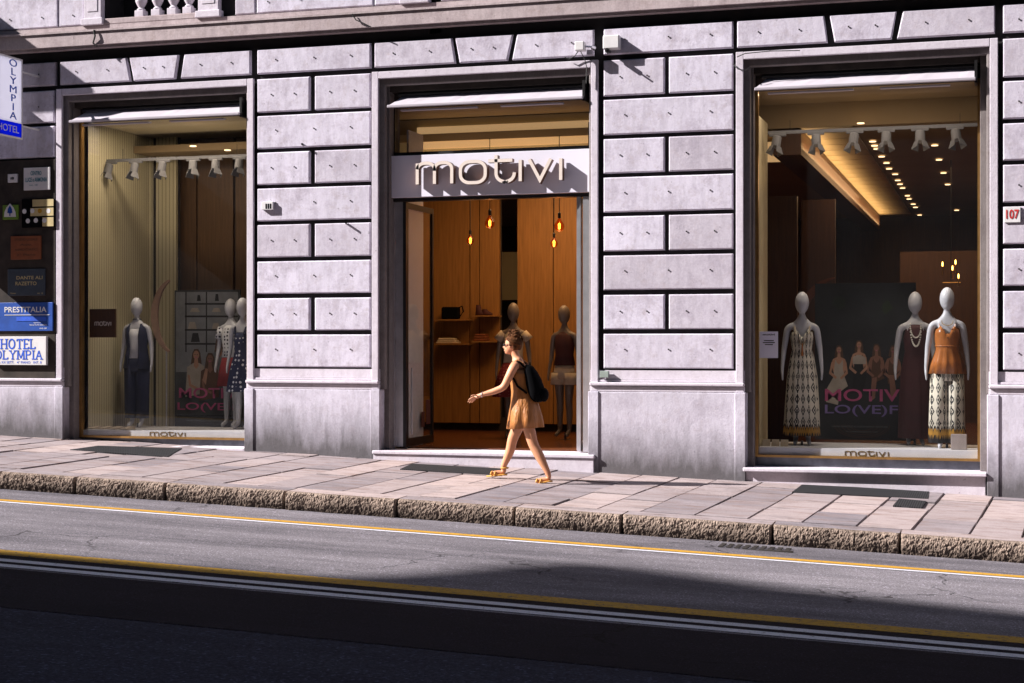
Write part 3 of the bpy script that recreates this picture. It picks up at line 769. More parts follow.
def area(name, loc, size, e, c, rot=(0, 0, 0), sy=None):
    l = bpy.data.lights.new(name, 'AREA'); l.energy = e; l.color = c; l.size = size
    if sy: l.shape = 'RECTANGLE'; l.size_y = sy
    o = bpy.data.objects.new(name, l); col.objects.link(o); o.location = loc; o.rotation_euler = rot; return o
WARM = (1, .62, .30)
area('hall_lamp', ((X(500)), F+2.6, ZC-.1), 2.0, 38, (1, .60, .28), sy=1.6)
area('left_display_fill', ((LW[0]+LW[1])/2, F+.56, H+3.03), 1.8, 15, (1, .80, .58), sy=.25)  # fill light added to brighten the display and the spotlight heads
area('right_display_fill', ((RW[0]+RW[1])/2, F+.5, H+3.03), 2.4, 9, (1, .80, .60), sy=.25)  # same added fill for the right display
area('shop_lamp', (-1.5, F+7, ZC-.1), 2.5, 60, WARM, sy=7)
area('cove_strip_light', (XL0+.08, F+8.6, ZC-.24), .06, 20, (1, .60, .26), (R(180), R(-22), 0), sy=13.5)
area('transom_strip_light', (X(500, F+1.5), F+1.45, ZC-.5), 2.6, 2.4, (1, .66, .32), (R(125), 0, 0), sy=.05)
area('ceiling_wash', ((RW[0]+RW[1])/2, F+.8, H+1.9), 2.0, 2.2, (1, .72, .42), (R(180), 0, 0), sy=.3)
area('ceiling_wash', ((LW[0]+LW[1])/2, F+1.2, H+1.9), 1.6, 2.0, (1, .80, .55), (R(180), 0, 0), sy=.3)
def spotlamp(px, y, z, tgt, e):
    l = bpy.data.lights.new('spot_beam', 'SPOT'); l.energy = e; l.color = (1, .86, .70); l.spot_size = R(48); l.spot_blend = .8; l.shadow_soft_size = .05
    o = bpy.data.objects.new('spot_beam', l); col.objects.link(o); o.location = (X(px, y), y, z); o.rotation_euler = (Vector(tgt)-o.location).to_track_quat('-Z', 'Y').to_euler()
spotlamp(136.5, F+.75, H+1.75, (X(137, F+1.1), F+1.1, 1.3), 18)
spotlamp(216.5, F+.75, H+1.75, (X(232, F+1.3), F+1.3, 1.3), 18)
spotlamp(816, F+.62, H+2.1, (X(802, F+.85), F+.85, 1.2), 26)
spotlamp(886.5, F+.62, H+2.1, (X(885, F+1.4), F+1.4, 1.2), 34)
spotlamp(955, F+.62, H+2.1, (X(947, F+.8), F+.8, 1.2), 26)
# ---------------- track lights
def spot_heads(label_where, x0px, x1px, y0, heads, ytr, grp):
    z = Z(x1px, y0, ytr); e = tag(empty('track_rail', (X(x0px, ytr), ytr, z)), 'white lighting track hung across the top of the %s display window' % label_where, 'track light')
    rel(MB().box(X(x0px, ytr), X(x1px, ytr), ytr-.018, ytr+.018, z-.02, z+.02).build('rail', 'lampgrey', e), e)
    for px in (x0px+22, x1px-25): rel(MB().tube([(X(px, ytr), ytr, z+.02), (X(px, ytr), ytr, ZC-.03)], .003, 5).build('hanger_wire', 'dark', e), e)
    names = ['first', 'second', 'third', 'fourth', 'fifth', 'sixth']
    for i, (px, tilt) in enumerate(heads):
        s = tag(empty('spotlight', (X(px, ytr), ytr-.02, z-.02)), 'white track spotlight, %s from the left on the rail in the %s window' % (names[i], label_where), 'spotlight', grp)
        MB().bbox(-.10, .10, -.02, .02, -.03, .01, .004).build('adapter_box', 'lampgrey', s)
        b_ = MB().lathe([(.050, -.035), (.056, -.045), (.058, -.165), (.05, -.17)], (0, 0, 0), 16); h = b_.build('lamp_head', 'lampgrey', s); h.rotation_euler = (R(-14), R(tilt), 0)
        for a_ in (35, 145, 215, 325):
            q = MB(); ca, sa = math.cos(R(a_)), math.sin(R(a_)); t1 = Vector((-sa, ca, 0))
            c0 = Vector((ca*.052, sa*.052, -.165)); c1 = Vector((ca*.082, sa*.082, -.255))
            pts = [c0-t1*.04, c0+t1*.04, c1+t1*.062, c1-t1*.062]; off = Vector((ca, sa, .6))*.004
            q.hexa([tuple(p) for p in pts]+[tuple(p+off) for p in pts]); q.build('barn_door', 'lampgrey', h)
spot_heads('left', 101, 262, 155, [(111, 8), (136.5, 5), (164, 4), (194, -4), (216.5, -5), (240.5, 0)], F+.95, 'spotlights in the left window')
spot_heads('right', 768, 985, 124.5, [(778, 8), (816, -4), (855, 6), (886.5, 0), (920, -2), (955, -8)], F+.85, 'spotlights in the right window')

# ---------------- pendant bulbs
for i, (px, py, yy, r, lab) in enumerate(((470.3, 240.8, F+2.9, .055, 'small amber globe bulb hanging on the left, lower of the left pair'), (489.8, 223.5, F+1.6, .068, 'large amber bulb hanging higher in the middle of the doorway'), (559.3, 226.5, F+1.6, .068, 'large amber bulb hanging higher on the right of the doorway'), (554, 243.7, F+2.9, .055, 'small amber globe bulb hanging low at the right of the doorway'))):
    p = P(px, py, yy); e = tag(empty('pendant_bulb', p), lab, 'pendant lamp', 'amber filament bulbs in the entrance')
    g = [(.012, r*2.1), (.016, r*1.5), (r*.55, r*1.0), (r*.95, r*.35), (r, -.1*r), (r*.8, -.6*r), (r*.4, -.92*r), (.006, -r)]
    MB().lathe(g, (0, 0, 0), 18).build('glass_bulb', 'bulbglass', e, smooth=True)
    MB().tube([(-.008, 0, -.03), (-.012, 0, .03), (0, 0, .045), (.012, 0, .03), (.008, 0, -.03), (0, 0, -.035)], .0055, 6, True).build('filament', 'filament', e)
    MB().lathe([(.016, r*1.6), (.02, r*1.7), (.02, r*2.6), (.008, r*2.8)], (0, 0, 0), 12).build('socket', 'dark', e)
    MB().tube([(0, 0, r*2.7), (0, 0, ZC-p.z)], .005, 6).build('cord', 'dark', e)
    l = bpy.data.lights.new('bulb_light', 'POINT'); l.energy = .5; l.color = (1, .5, .2); l.shadow_soft_size = .05
    lo = bpy.data.objects.new('bulb_light', l); col.objects.link(lo); lo.location = (0, 0, -r-.06); lo.parent = e

e = tag(empty('candle_lamp', P(951, 272, F+6)), 'small cluster of glowing candle bulbs deep in the shop behind the rightmost mannequin', 'lamp')
eo = Vector(e.location)
for px, py in ((942.5, 264), (952.5, 268), (955.5, 262), (958.5, 276)):
    c = P(px, py, F+6)-eo; MB().lathe([(.003, .035), (.010, .015), (.011, -.01), (.006, -.035)], tuple(c), 10).build('candle_bulb', 'filament', e); MB().lathe([(.012, -.05), (.012, -.16)], tuple(c), 8).build('candle_tube', 'brass', e)
MB().tube([(-.12, 0, -.16), (.14, 0, -.16)], .01, 6).build('lamp_arm', 'brass', e); MB().tube([(0, 0, -.16), (0, 0, ZC-eo.z)], .006, 6).build('lamp_rod', 'dark', e)

# ---------------- shelves with bags and folded clothes
def shelf(px0, px1, py, lab):
    z = Z(px0, py, yd-.15); x0, x1 = X(px0, yd-.15), X(px1, yd-.15)
    o = tag(MB().box(x0, x1, yd-.3, yd-.003, z-.02, z).build('wall_shelf', 'wood'), lab, 'shelf', 'wooden wall shelves in the entrance'); return x0, x1, z
a, b, z = shelf(437, 470, 319.5, 'upper left wooden wall shelf carrying a dark handbag')
e = tag(empty('handbag', (X(451.5, yd-.15), yd-.15, z)), 'dark brown handbag on the upper left wall shelf', 'handbag')
MB().bbox(-.15, .13, -.06, .06, .002, .19, .03, seg=3).build('bag_body', 'black', e); MB().tube([(.10, 0, .17), (.17, 0, .2), (.19, 0, .12), (.14, 0, .05)], .012, 6).build('bag_handle', 'black', e)
a, b, z = shelf(437, 470, 343.5, 'lower left wooden wall shelf with flat folded clothes')
m = MB()
for k in range(3): m.bbox(X(441, yd)+.02*k, X(462, yd)-.03*k, yd-.24, yd-.04, z+.002+.028*k, z+.028+.028*k, .01, random.random())
tag(m.build('folded_clothes', 'tee'), 'low pile of folded cream clothes on the lower left shelf', 'clothes')
a, b, z = shelf(475, 499, 315.5, 'upper right wooden wall shelf carrying dark shoes')
e = tag(empty('shoe_pair', (X(482, yd-.15), yd-.15, z)), 'dark pair of shoes on the upper right wall shelf', 'shoes')
for k in (0, 1):
    MB().loft([(-.02+.10*k, 0, .003, .09, .04), (-.02+.10*k, 0, .03, .085, .038), (-.05+.10*k, 0, .07, .05, .034), (-.06+.10*k, 0, .13*(1-.5*k)+.03, .035, .03)], 16).build('shoe', 'maroon', e, smooth=True)
a, b, z = shelf(475, 499, 341, 'lower right wooden wall shelf with a folded brown garment box')
m = MB()
for k in range(3): m.bbox(X(478, yd)+.01*k, X(491, yd)-.01*k, yd-.24, yd-.04, z+.002+.036*k, z+.035+.036*k, .012)
tag(m.build('folded_clothes', 'orange'), 'stack of folded rust brown clothes on the lower right shelf', 'clothes')

# ================================================================ MANNEQUINS AND PERSON
def mannequin_body(parent, mat, hgt=1.78, arm=1, legs=True):
    J = {'pel': ((0, 0, .95), (.125, .085)), 'wai': ((0, 0, 1.10), (.095, .07)), 'che': ((0, 0, 1.28), (.115, .085)), 'nec0': ((0, .005, 1.42), (.055, .05)), 'nec': ((0, 0, 1.50), .042), 'nec2': ((0, 0, 1.56), .042)}
    E = chain('pel', 'wai', 'che', 'nec0', 'nec', 'nec2')
    for s, n in ((-1, 'l'), (1, 'r')):
        J[n+'sh'] = ((s*.165, 0, 1.38), .045); J[n+'el'] = ((s*.205, .02, 1.12), .034); J[n+'wr'] = ((s*(.225), -.02, .90), .022); J[n+'ha'] = ((s*.225, -.04, .83), (.032, .015)); J[n+'fi'] = ((s*.22, -.045, .76), (.02, .01))
        E += chain('nec0', n+'sh', n+'el', n+'wr', n+'ha', n+'fi')
        if legs:
            J[n+'hi'] = ((s*.085, 0, .86), .085); J[n+'kn'] = ((s*.075, -.02*s, .50), .052); J[n+'ca'] = ((s*.072, .01, .36), .05); J[n+'an'] = ((s*.07, .0, .09), .032); J[n+'to'] = ((s*.085, -.12, .03), (.035, .02))
            E += chain('pel', n+'hi', n+'kn', n+'ca', n+'an', n+'to')
    t = skinmesh(J, E, 'pel', 2)
    m = MB(); m.merge(t); m.ball((0, -.012, 1.665), .1, .80, .92, 1.28, 20); m.ball((0, -.03, 1.60), .06, .85, 1, 1)
    o = m.build('figure', mat, parent, True)
    finish(o, [('REMESH', dict(mode='VOXEL', voxel_size=.010)), ('SMOOTH', dict(iterations=4, factor=.5))])
    o.data.materials.clear(); o.data.materials.append(M[mat]); o.data.shade_smooth(); return o
def garment(parent, name, mat, rings, cap=False, n=40, th=.006):
    m = MB().loft(rings, n, cap); o = m.build(name, mat, parent, True)
    finish(o, [('SOLIDIFY', dict(thickness=th, offset=0))]); o.data.shade_smooth(); return o
def straps(parent, mat, z=1.30, w=.006, front=-.092):
    m = MB()
    for s in (-1, 1): m.tube([(s*.075, front, z), (s*.085, -.055, 1.385), (s*.09, .0, 1.43), (s*.085, .055, 1.39), (s*.07, .088, z)], w, 6)
    m.build('straps', mat, parent)
def legs_garment(parent, name, mat, z0, z1, r0, r1, top=1.0, amp=.05):
    m = MB()
    m.loft([(0, 0, z1-.10, .150, .10), (0, 0, z1+.0, .155, .108), (0, 0, top, .13, .095)], 32, True)
    for s in (-1, 1): m.loft([(s*.085, 0, z0, r1, r1*.9, amp, 7), (s*.085, 0, (z0+z1)/2, (r0+r1)/2, (r0+r1)/2*.9, amp*.7, 7), (s*.082, 0, z1-.02, r0, r0, 0)], 28, True)
    return m.build(name, mat, parent, True)
def necklace(parent, zl, r=.008, mat='pearl', wd=.06):
    m = MB(); n = 22
    for k in range(n+1):
        a = math.pi*k/n; m.ball((-wd*math.cos(a), -.075-.045*math.sin(a), 1.42-(1.42-zl)*math.sin(a)**.8), r, n=6)
    m.build('necklace', mat, parent)
proto = {}
def mannequin(px, py_top, py_feet, Y, rz, label, group, mat='doll', zfoot=None, body_key='a'):
    """scale so the head top and feet meet the photo"""
    zt = Z(px, py_top, Y); z0 = Z(px, py_feet, Y) if zfoot is None else zfoot
    e = empty('mannequin', (X(px, Y), Y, z0), rz); s = (zt-z0)/1.80; e.scale = (s, s, s)
    tag(e, label, 'mannequin', group)
    if mat in proto:
        o = proto[mat].copy(); col.objects.link(o); o.parent = e
    else: proto[mat] = mannequin_body(e, mat)
    m = MB(); m.lathe([(.17, 0), (.17, .008), (.02, .012), (.012, .10)], (0, .02, -.03), 24); m.build('base_plate', 'steel', e)
    return e
# right window
e = mannequin(802, 291, 447, F+.85, R(8), 'white mannequin in a cream black-printed maxi dress, alone left of the poster', 'mannequins in the right window', zfoot=.26)
garment(e, 'maxi_dress', 'print', [(0, 0, .13, .195, .17, .08, 9), (0, 0, .45, .182, .15, .07, 9), (0, 0, .8, .165, .125, .05, 9), (0, 0, 1.05, .128, .098, .03, 9), (0, 0, 1.12, .108, .086), (0, 0, 1.20, .122, .098), (0, -.008, 1.27, .128, .104), (0, -.008, 1.325, .118, .098, 0, 9, 0, .10)])
straps(e, 'tee', w=.010); necklace(e, 1.18, .006, 'gold')
m = MB(); m.tube([(0, -.12, 1.20), (0, -.125, 1.05)], [.004, .016], 8); m.build('tassel', 'rust', e)
e = mannequin(915, 291, 447, F+1.25, R(8), 'white mannequin in a dark maroon maxi dress with long pearl necklace, behind the others', 'mannequins in the right window', zfoot=.26)
garment(e, 'maroon_dress', 'maroon', [(0, 0, .10, .185, .16, .07, 8), (0, 0, .5, .175, .14, .06, 8), (0, 0, .85, .160, .13, .03, 8), (0, 0, 1.1, .112, .088), (0, 0, 1.25, .13, .098), (0, 0, 1.36, .11, .088), (0, 0, 1.41, .07, .07)])
necklace(e, 1.16, .011); necklace(e, 1.26, .009)
e = mannequin(947, 286.5, 449, F+.80, R(5), 'white mannequin in a rust satin top and wide cream printed trousers', 'mannequins in the right window', zfoot=.255)
legs_garment(e, 'printed_trousers', 'print', .08, .86, .095, .105, amp=.09)
garment(e, 'satin_top', 'rust', [(0, 0, .84, .180, .135, .11, 11), (0, 0, .98, .155, .118, .08, 11), (0, 0, 1.10, .120, .092, .03, 11), (0, 0, 1.14, .118, .092), (0, 0, 1.22, .130, .1), (0, -.006, 1.28, .130, .104), (0, -.008, 1.33, .118, .096, 0, 9, 0, .11)])
straps(e, 'rust'); necklace(e, 1.37, .005, 'gold')
m = MB(); m.tube([(0.12*math.cos(a*math.pi/12), .095*math.sin(a*math.pi/12), 1.145) for a in range(24)], .010, 6, True); m.build('ruffle', 'rust', e)
# left window
e = mannequin(137, 297, 428, F+1.1, R(5), 'white mannequin in a navy sleeveless waistcoat, white top and navy trousers', 'mannequins in the left window', zfoot=.33)
legs_garment(e, 'navy_trousers', 'navy', .14, .88, .10, .085, amp=.03)
garment(e, 'white_top', 'whitecloth', [(0, 0, .96, .135, .10), (0, 0, 1.1, .108, .084), (0, 0, 1.25, .125, .096), (0, 0, 1.36, .10, .08)])
m = MB()
for s in (-1, 1):
    pts = []
    for z_, r_, a0 in ((.82, .185, 20), (1.0, .155, 24), (1.12, .135, 26), (1.26, .152, 24), (1.36, .15, 30), (1.43, .09, 50)):
        pts.append([(s*r_*math.sin(R(a)), -r_*.78*math.cos(R(a)), z_) for a in range(a0, 181, (180-a0)//8)][:9])
    V = [[m.b.verts.new(p) for p in r] for r in pts]
    for r0, r1 in zip(V, V[1:]):
        for i in range(8): m._f([r0[i], r0[i+1], r1[i+1], r1[i]])
o = m.build('waistcoat', 'navy', e, True); finish(o, [('SOLIDIFY', dict(thickness=.012, offset=1))])
m = MB(); m.tube([(.05*math.cos(a*math.pi/8), .05*math.sin(a*math.pi/8), 1.49+.004*(a % 2)) for a in range(16)], .012, 6, True); m.build('choker', 'steel', e)
e = mannequin(231, 298, 430, F+1.55, R(-5), 'white mannequin in a white spotted blouse and red skirt beside the poster', 'mannequins in the left window', zfoot=.33)
garment(e, 'spotted_blouse', 'dots_white', [(0, 0, .98, .13, .10), (0, 0, 1.1, .115, .088), (0, 0, 1.25, .135, .1), (0, 0, 1.37, .13, .088), (0, 0, 1.42, .07, .06)])
m = MB()
for s in (-1, 1): MB().tube([(s*.15, 0, 1.39), (s*.195, .01, 1.24)], [.055, .062], 12).build('sleeve', 'dots_white', e, True)
garment(e, 'red_skirt', 'red', [(0, 0, .58, .20, .16, .05, 8), (0, 0, .8, .175, .13, .03, 8), (0, 0, 1.0, .122, .093)])
e = mannequin(243, 297, 431, F+1.1, R(-5), 'white mannequin in a navy dress with white spots, partly hidden by the window surround', 'mannequins in the left window', zfoot=.33)
garment(e, 'spotted_dress', 'dots_navy', [(0, 0, .52, .23, .19, .06, 8), (0, 0, .8, .19, .15, .04, 8), (0, 0, 1.06, .118, .09), (0, 0, 1.2, .13, .1), (0, 0, 1.32, .122, .095)]); straps(e, 'navy', w=.018)
# entrance hall
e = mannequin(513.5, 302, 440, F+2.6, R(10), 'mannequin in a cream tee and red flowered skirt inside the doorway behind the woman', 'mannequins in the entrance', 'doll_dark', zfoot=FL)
garment(e, 'cream_tee', 'tee', [(0, 0, 1.0, .135, .1), (0, 0, 1.12, .12, .09), (0, 0, 1.25, .135, .1), (0, 0, 1.37, .125, .088), (0, 0, 1.43, .065, .06)])
m = MB()
for s in (-1, 1): MB().tube([(s*.13, 0, 1.40), (s*.205, .01, 1.30)], [.05, .065], 12).build('sleeve', 'tee', e, True)
garment(e, 'red_skirt', 'dots_red', [(-.03, 0, .55, .24, .2, .06, 8), (-.02, 0, .8, .2, .15, .04, 8), (0, 0, 1.02, .122, .093)])
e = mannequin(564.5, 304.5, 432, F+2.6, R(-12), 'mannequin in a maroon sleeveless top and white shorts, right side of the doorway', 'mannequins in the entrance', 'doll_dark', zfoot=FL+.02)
garment(e, 'maroon_top', 'maroon', [(0, 0, .98, .15, .11), (0, 0, 1.12, .125, .095), (0, 0, 1.25, .14, .102), (0, 0, 1.38, .125, .088), (0, 0, 1.43, .06, .055)])
legs_garment(e, 'white_shorts', 'tee', .72, .90, .105, .115, 1.0, .02)

# ---------------- the walking woman (faces -X, her left side towards the street)
YW = 17.25
def W(px, py, dy=0): return Vector((X(px, YW), YW+dy, Z(px, py, YW)))
wo = tag(empty('person', (X(521, YW), YW, pave_z(X(521, YW), YW))), 'woman walking left in a short mustard dress, hair in a bun, arm reaching forward', 'person')
org = Vector(wo.location)
J = {}
def j(n, px, py, dy, r): J[n] = (tuple(W(px, py, dy)-org), r)
j('pel', 525, 405, 0, (.10, .12)); j('wai', 521.5, 390, 0, (.085, .10)); j('che', 519, 374, 0, (.095, .115)); j('up', 518.5, 364.5, 0, (.07, .08)); j('nec', 517, 358.5, 0, .048); j('nec2', 514.5, 353, 0, .045); j('hed', 513, 347, 0, .05)
j('lsh', 517.5, 366, -.14, .054); j('lsh2', 514.5, 374, -.165, .052); j('lel', 508.5, 387, -.18, .043); j('lfa', 499, 391, -.19, .039); j('lwr', 487, 394.3, -.21, .025)
j('lpa', 483.5, 395.8, -.215, (.030, .016)); j('lpb', 480.2, 397, -.22, (.032, .014))
j('rsh', 518.5, 366, .15, .045); j('rel', 529, 385, .20, .035); j('rfa', 527, 397, .19, .028); j('rwr', 522, 407, .17, .021); j('rpa', 520, 411, .16, (.03, .016)); j('rfi', 518, 417, .15, (.02, .012))
j('lhi', 527.5, 414, -.09, .086); j('lkn', 535.5, 444.5, -.09, .062); j('lca', 541.0, 454, -.09, .062); j('lan', 550, 472, -.09, .036); j('lhe', 551.5, 478, -.09, (.030, .027)); j('lba', 543, 479.6, -.10, (.034, .017)); j('lto', 538, 481.3, -.11, (.028, .011))
j('rhi', 522, 414, .09, .086); j('rkn', 509.5, 440, .10, .062); j('rca', 508.2, 450, .10, .061); j('ran', 500.8, 467, .10, .036); j('rhe', 501.5, 472.8, .10, (.030, .026)); j('rba', 492.5, 473.6, .09, (.033, .017)); j('rto', 488, 474.6, .08, (.027, .011))
# fingers of the left hand: spread forward and slightly down
E = chain('pel', 'wai', 'che', 'up', 'nec', 'nec2', 'hed')+chain('up', 'lsh', 'lsh2', 'lel', 'lfa', 'lwr', 'lpa', 'lpb')+chain('up', 'rsh', 'rel', 'rfa', 'rwr', 'rpa', 'rfi')+chain('pel', 'lhi', 'lkn', 'lca', 'lan', 'lhe', 'lba', 'lto')+chain('pel', 'rhi', 'rkn', 'rca', 'ran', 'rhe', 'rba', 'rto')
m = MB(); m.merge(skinmesh(J, E, 'pel', 2))
def finger(pts, r=.0085):
    q = [W(*p)-org for p in pts]; m.tube([tuple(v) for v in q], [r, r*.97, r*.9, r*.55], 8)
finger([(481, 396.0, -.245), (478.6, 397.2, -.25), (476.4, 398.6, -.25), (475.0, 399.8, -.248)])
finger([(480.8, 396.8, -.228), (478, 398.4, -.23), (475.6, 400.2, -.23), (474.0, 401.8, -.228)], .0088)
finger([(480.8, 397.5, -.210), (478.2, 399.4, -.21), (476.2, 401.2, -.208), (474.8, 402.6, -.205)])
finger([(481.2, 398.0, -.195), (479.4, 399.8, -.193), (477.8, 401.2, -.19), (476.8, 402.2, -.188)], .0075)
finger([(484, 395.2, -.24), (481.8, 394.4, -.265), (479.8, 394.8, -.275), (478.2, 395.8, -.28)], .009)
# head: skull, face plane, nose, lips, chin, ear
hc = W(512.6, 344.8)-org
m.ball(hc+Vector((.004, 0, .008)), .090, 1.02, .80, 1.06, 22); m.ball(hc+Vector((-.035, 0, -.045)), .062, .95, .85, 1.05, 16)
m.ball(hc+Vector((-.068, 0, -.088)), .022, 1, 1.1, .8, 10)
m.ball(hc+Vector((-.100, 0, -.026)), .013, 1.3, .9, 1.5, 10); m.ball(hc+Vector((-.090, 0, -.064)), .013, .9, 1.5, .75, 10)
for s in (-1, 1): m.ball(hc+Vector((-.010, s*.078, -.022)), .018, .9, .35, 1.5, 10)
body = m.build('body', 'skin', wo, True)
finish(body, [('REMESH', dict(mode='VOXEL', voxel_size=.0055)), ('SMOOTH', dict(iterations=2, factor=.5))])
body.data.materials.clear(); body.data.materials.append(M['skin']); body.data.shade_smooth()
# hair: cap, braid roll, bun
m = MB(); t = bmesh.new(); bmesh.ops.create_uvsphere(t, u_segments=28, v_segments=18, radius=.098)
for v in list(t.verts):
    if v.co.x < -.030 and v.co.z < .045 or v.co.z < -.07 or (v.co.x < .0 and v.co.z < -.02): t.verts.remove(v)
for v in t.verts: v.co += Vector((0, 0, mn.noise(v.co*40)*.006)) + v.co*mn.noise(v.co*60)*.06
m.merge(t, 0, Matrix.Translation(hc+Vector((.008, 0, .010))) @ Matrix.Diagonal((1.02, .86, 1.08, 1)))
o = m.build('hair', 'hair', wo, True); finish(o, [('SOLIDIFY', dict(thickness=.012, offset=0))]); o.data.shade_smooth()
m = MB(); bc = hc+Vector((.030, 0, .125))
for k in range(3):
    m.tube([(bc.x+(.048-.012*k)*math.cos(a), bc.y+(.046-.012*k)*math.sin(a), bc.z-.022+.026*k+.010*math.sin(5*a+k)) for a in [2*math.pi*i/20 for i in range(20)]], .020-.002*k, 8, True)
m.ball(bc, .038, 1, 1, 1, 12)
m.tube([hc+Vector((-.06, -.045, .07)), hc+Vector((-.02, -.078, .055)), hc+Vector((.03, -.088, .03)), hc+Vector((.085, -.06, .0)), hc+Vector((.10, 0, -.01))], [.012, .019, .022, .02, .014], 8)
m.build('hair_bun', 'hair', wo, True)
m = MB()
for k in range(46):
    a = random.uniform(0, 6.283); el = random.uniform(-.2, 1.4); d0 = Vector((math.cos(a)*math.cos(el), math.sin(a)*math.cos(el)*.85, math.sin(el)))
    if d0.x < -.45 and d0.z < .5: continue
    p0 = hc+d0*.098+Vector((.008, 0, .008)); q0 = bc+Vector((random.uniform(-.05, .05), random.uniform(-.05, .05), random.uniform(-.02, .05)))
    mid = (p0+q0)/2+d0*.028; m.tube([p0, mid, q0], [.004, .006, .003], 5)
for k in range(7):
    a = random.uniform(0, 6.283); m.tube([bc+Vector((math.cos(a)*.04, math.sin(a)*.04, .01)), bc+Vector((math.cos(a)*.065, math.sin(a)*.065, .03+random.uniform(-.03, .03))), bc+Vector((math.cos(a+.5)*.078, math.sin(a+.5)*.078, .03))], [.008, .006, .002], 5)
m.build('hair_strands', 'hair', wo, True)
# sunglasses
m = MB(); m.ball(hc+Vector((-.090, -.036, -.002)), .022, .35, 1, .8, 12); m.ball(hc+Vector((-.090, .036, -.002)), .022, .35, 1, .8, 12); m.tube([hc+Vector((-.088, -.055, .003)), hc+Vector((-.01, -.083, .0))], .004, 6); m.tube([hc+Vector((-.096, -.02, .0)), hc+Vector((-.096, .02, .0))], .004, 6)
m.build('sunglasses', 'dark', wo, True)
# dress
def wr(px, py, rx, ry, am=0, rp=7, tx=0):
    c = W(px, py)-org; return (c.x, 0, c.z, rx, ry, am, rp, tx)
garment(wo, 'dress', 'mustard', [wr(525.3, 428, .192, .20, .09, 6, .012), wr(525.3, 420, .184, .195, .07, 6, .008), wr(525, 411, .170, .18, .04, 6), wr(524.5, 402, .148, .150, .03, 7), wr(522.5, 392, .122, .128, .015, 7), wr(520.8, 383, .116, .125), wr(519.8, 375, .118, .132, 0, 7), wr(519.5, 369.5, .105, .125)], n=56)
m = MB()
for s in (-1, 1):
    a = W(516.5, 371)-org; b = W(518.3, 362)-org; c = W(524, 370)-org
    m.tube([(a.x-.05, s*.075, a.z), (a.x-.02, s*.082, b.z), (b.x+.01, s*.085, b.z+.022), (c.x+.01, s*.08, b.z-.01), (c.x+.045, s*.07, c.z)], .011, 6)
m.build('dress_straps', 'mustard', wo)
def sandal(k, dy, he, ba, to):
    m = MB(); a, b, c = W(*he, dy)-org, W(*ba, dy)-org, W(*to, dy)-org; dn = Vector((0, 0, -.020))
    sec = [(a+Vector((.035, 0, 0)), .024), (a, .034), ((a+b)/2, .034), (b, .046), ((b+c)/2, .044), (c+Vector((-.03, 0, .002)), .022)]
    V = []
    for p, w_ in sec: V.append([m.b.verts.new(p+dn+Vector((0, sy*w_, zz))) for sy, zz in ((-1, -.016), (1, -.016), (1, 0), (-1, 0))])
    for r0, r1 in zip(V, V[1:]):
        for i in range(4): m._f([r0[i], r0[(i+1) % 4], r1[(i+1) % 4], r1[i]])
    m._f(V[0]); m._f(V[-1][::-1])
    q = (b+c)/2
    for off, wd in ((0.0, .022), (.045, .020)):
        pts = [q+Vector((off, .046*math.cos(t_), .034*math.sin(t_)-.012)) for t_ in [math.pi*i/8 for i in range(9)]]; m.tube(pts, wd*.5, 6)
    return m.build('sandal', 'sandal', wo, True)
sandal(0, -.10, (551.5, 478), (543, 479.6), (537, 481.3)); sandal(1, .09, (501.5, 472.8), (492.5, 473.6), (487, 474.6))
m = MB(); a = W(502, 468.5, .10)-org; m.tube([(a.x+.040*math.cos(t_*math.pi/6), a.y+.042*math.sin(t_*math.pi/6), a.z) for t_ in range(12)], .010, 6, True); m.build('ankle_strap', 'sandal', wo, True)
m = MB(); a = W(487.8, 394.1, -.21)-org; m.tube([(a.x+.004*math.cos(t_*math.pi/6), a.y+.026*math.sin(t_*math.pi/6), a.z+.026*math.cos(t_*math.pi/6)) for t_ in range(12)], .006, 6, True); m.build('bracelet', 'alu', wo, True)
# backpack
bp = tag(empty('backpack', W(534, 400)), 'black rounded backpack worn low on the woman\'s back', 'backpack'); bo = Vector(bp.location)
m = MB(); rings = []
for px, py, rx, ry in ((538, 402, .035, .06), (538, 400, .075, .11), (537, 395, .095, .135), (535.5, 388, .098, .140), (533, 379, .090, .135), (530.5, 372, .075, .12), (528.5, 366.5, .052, .085), (528, 364.5, .02, .04)):
    c = W(px, py)-bo; rings.append((c.x, 0, c.z, rx, ry, .015, 6))
m.loft(rings, 28); m.build('pack_body', 'black', bp, True)
m = MB(); c = W(543, 393)-bo; m.ball((c.x+.01, 0, c.z-.02), .08, .65, 1.25, 1.0, 16); m.build('front_pocket', 'black', bp, True)
for s in (-1, 1):
    m = MB(); m.tube([W(527, 367.5, s*.09)-bo, W(522, 361.8, s*.10)-bo, W(517.5, 361.8, s*.105)-bo, W(514.8, 367, s*.11)-bo, W(515.5, 376, s*.125)-bo, W(521, 386, s*.135)-bo, W(530, 393, s*.12)-bo], .012, 8); m.build('shoulder_strap', 'black', bp, True)
m = MB(); m.tube([W(529.5, 367, -.03)-bo, W(530, 362.5, 0)-bo, W(529.5, 367, .03)-bo], .007, 6); m.build('top_loop', 'black', bp)

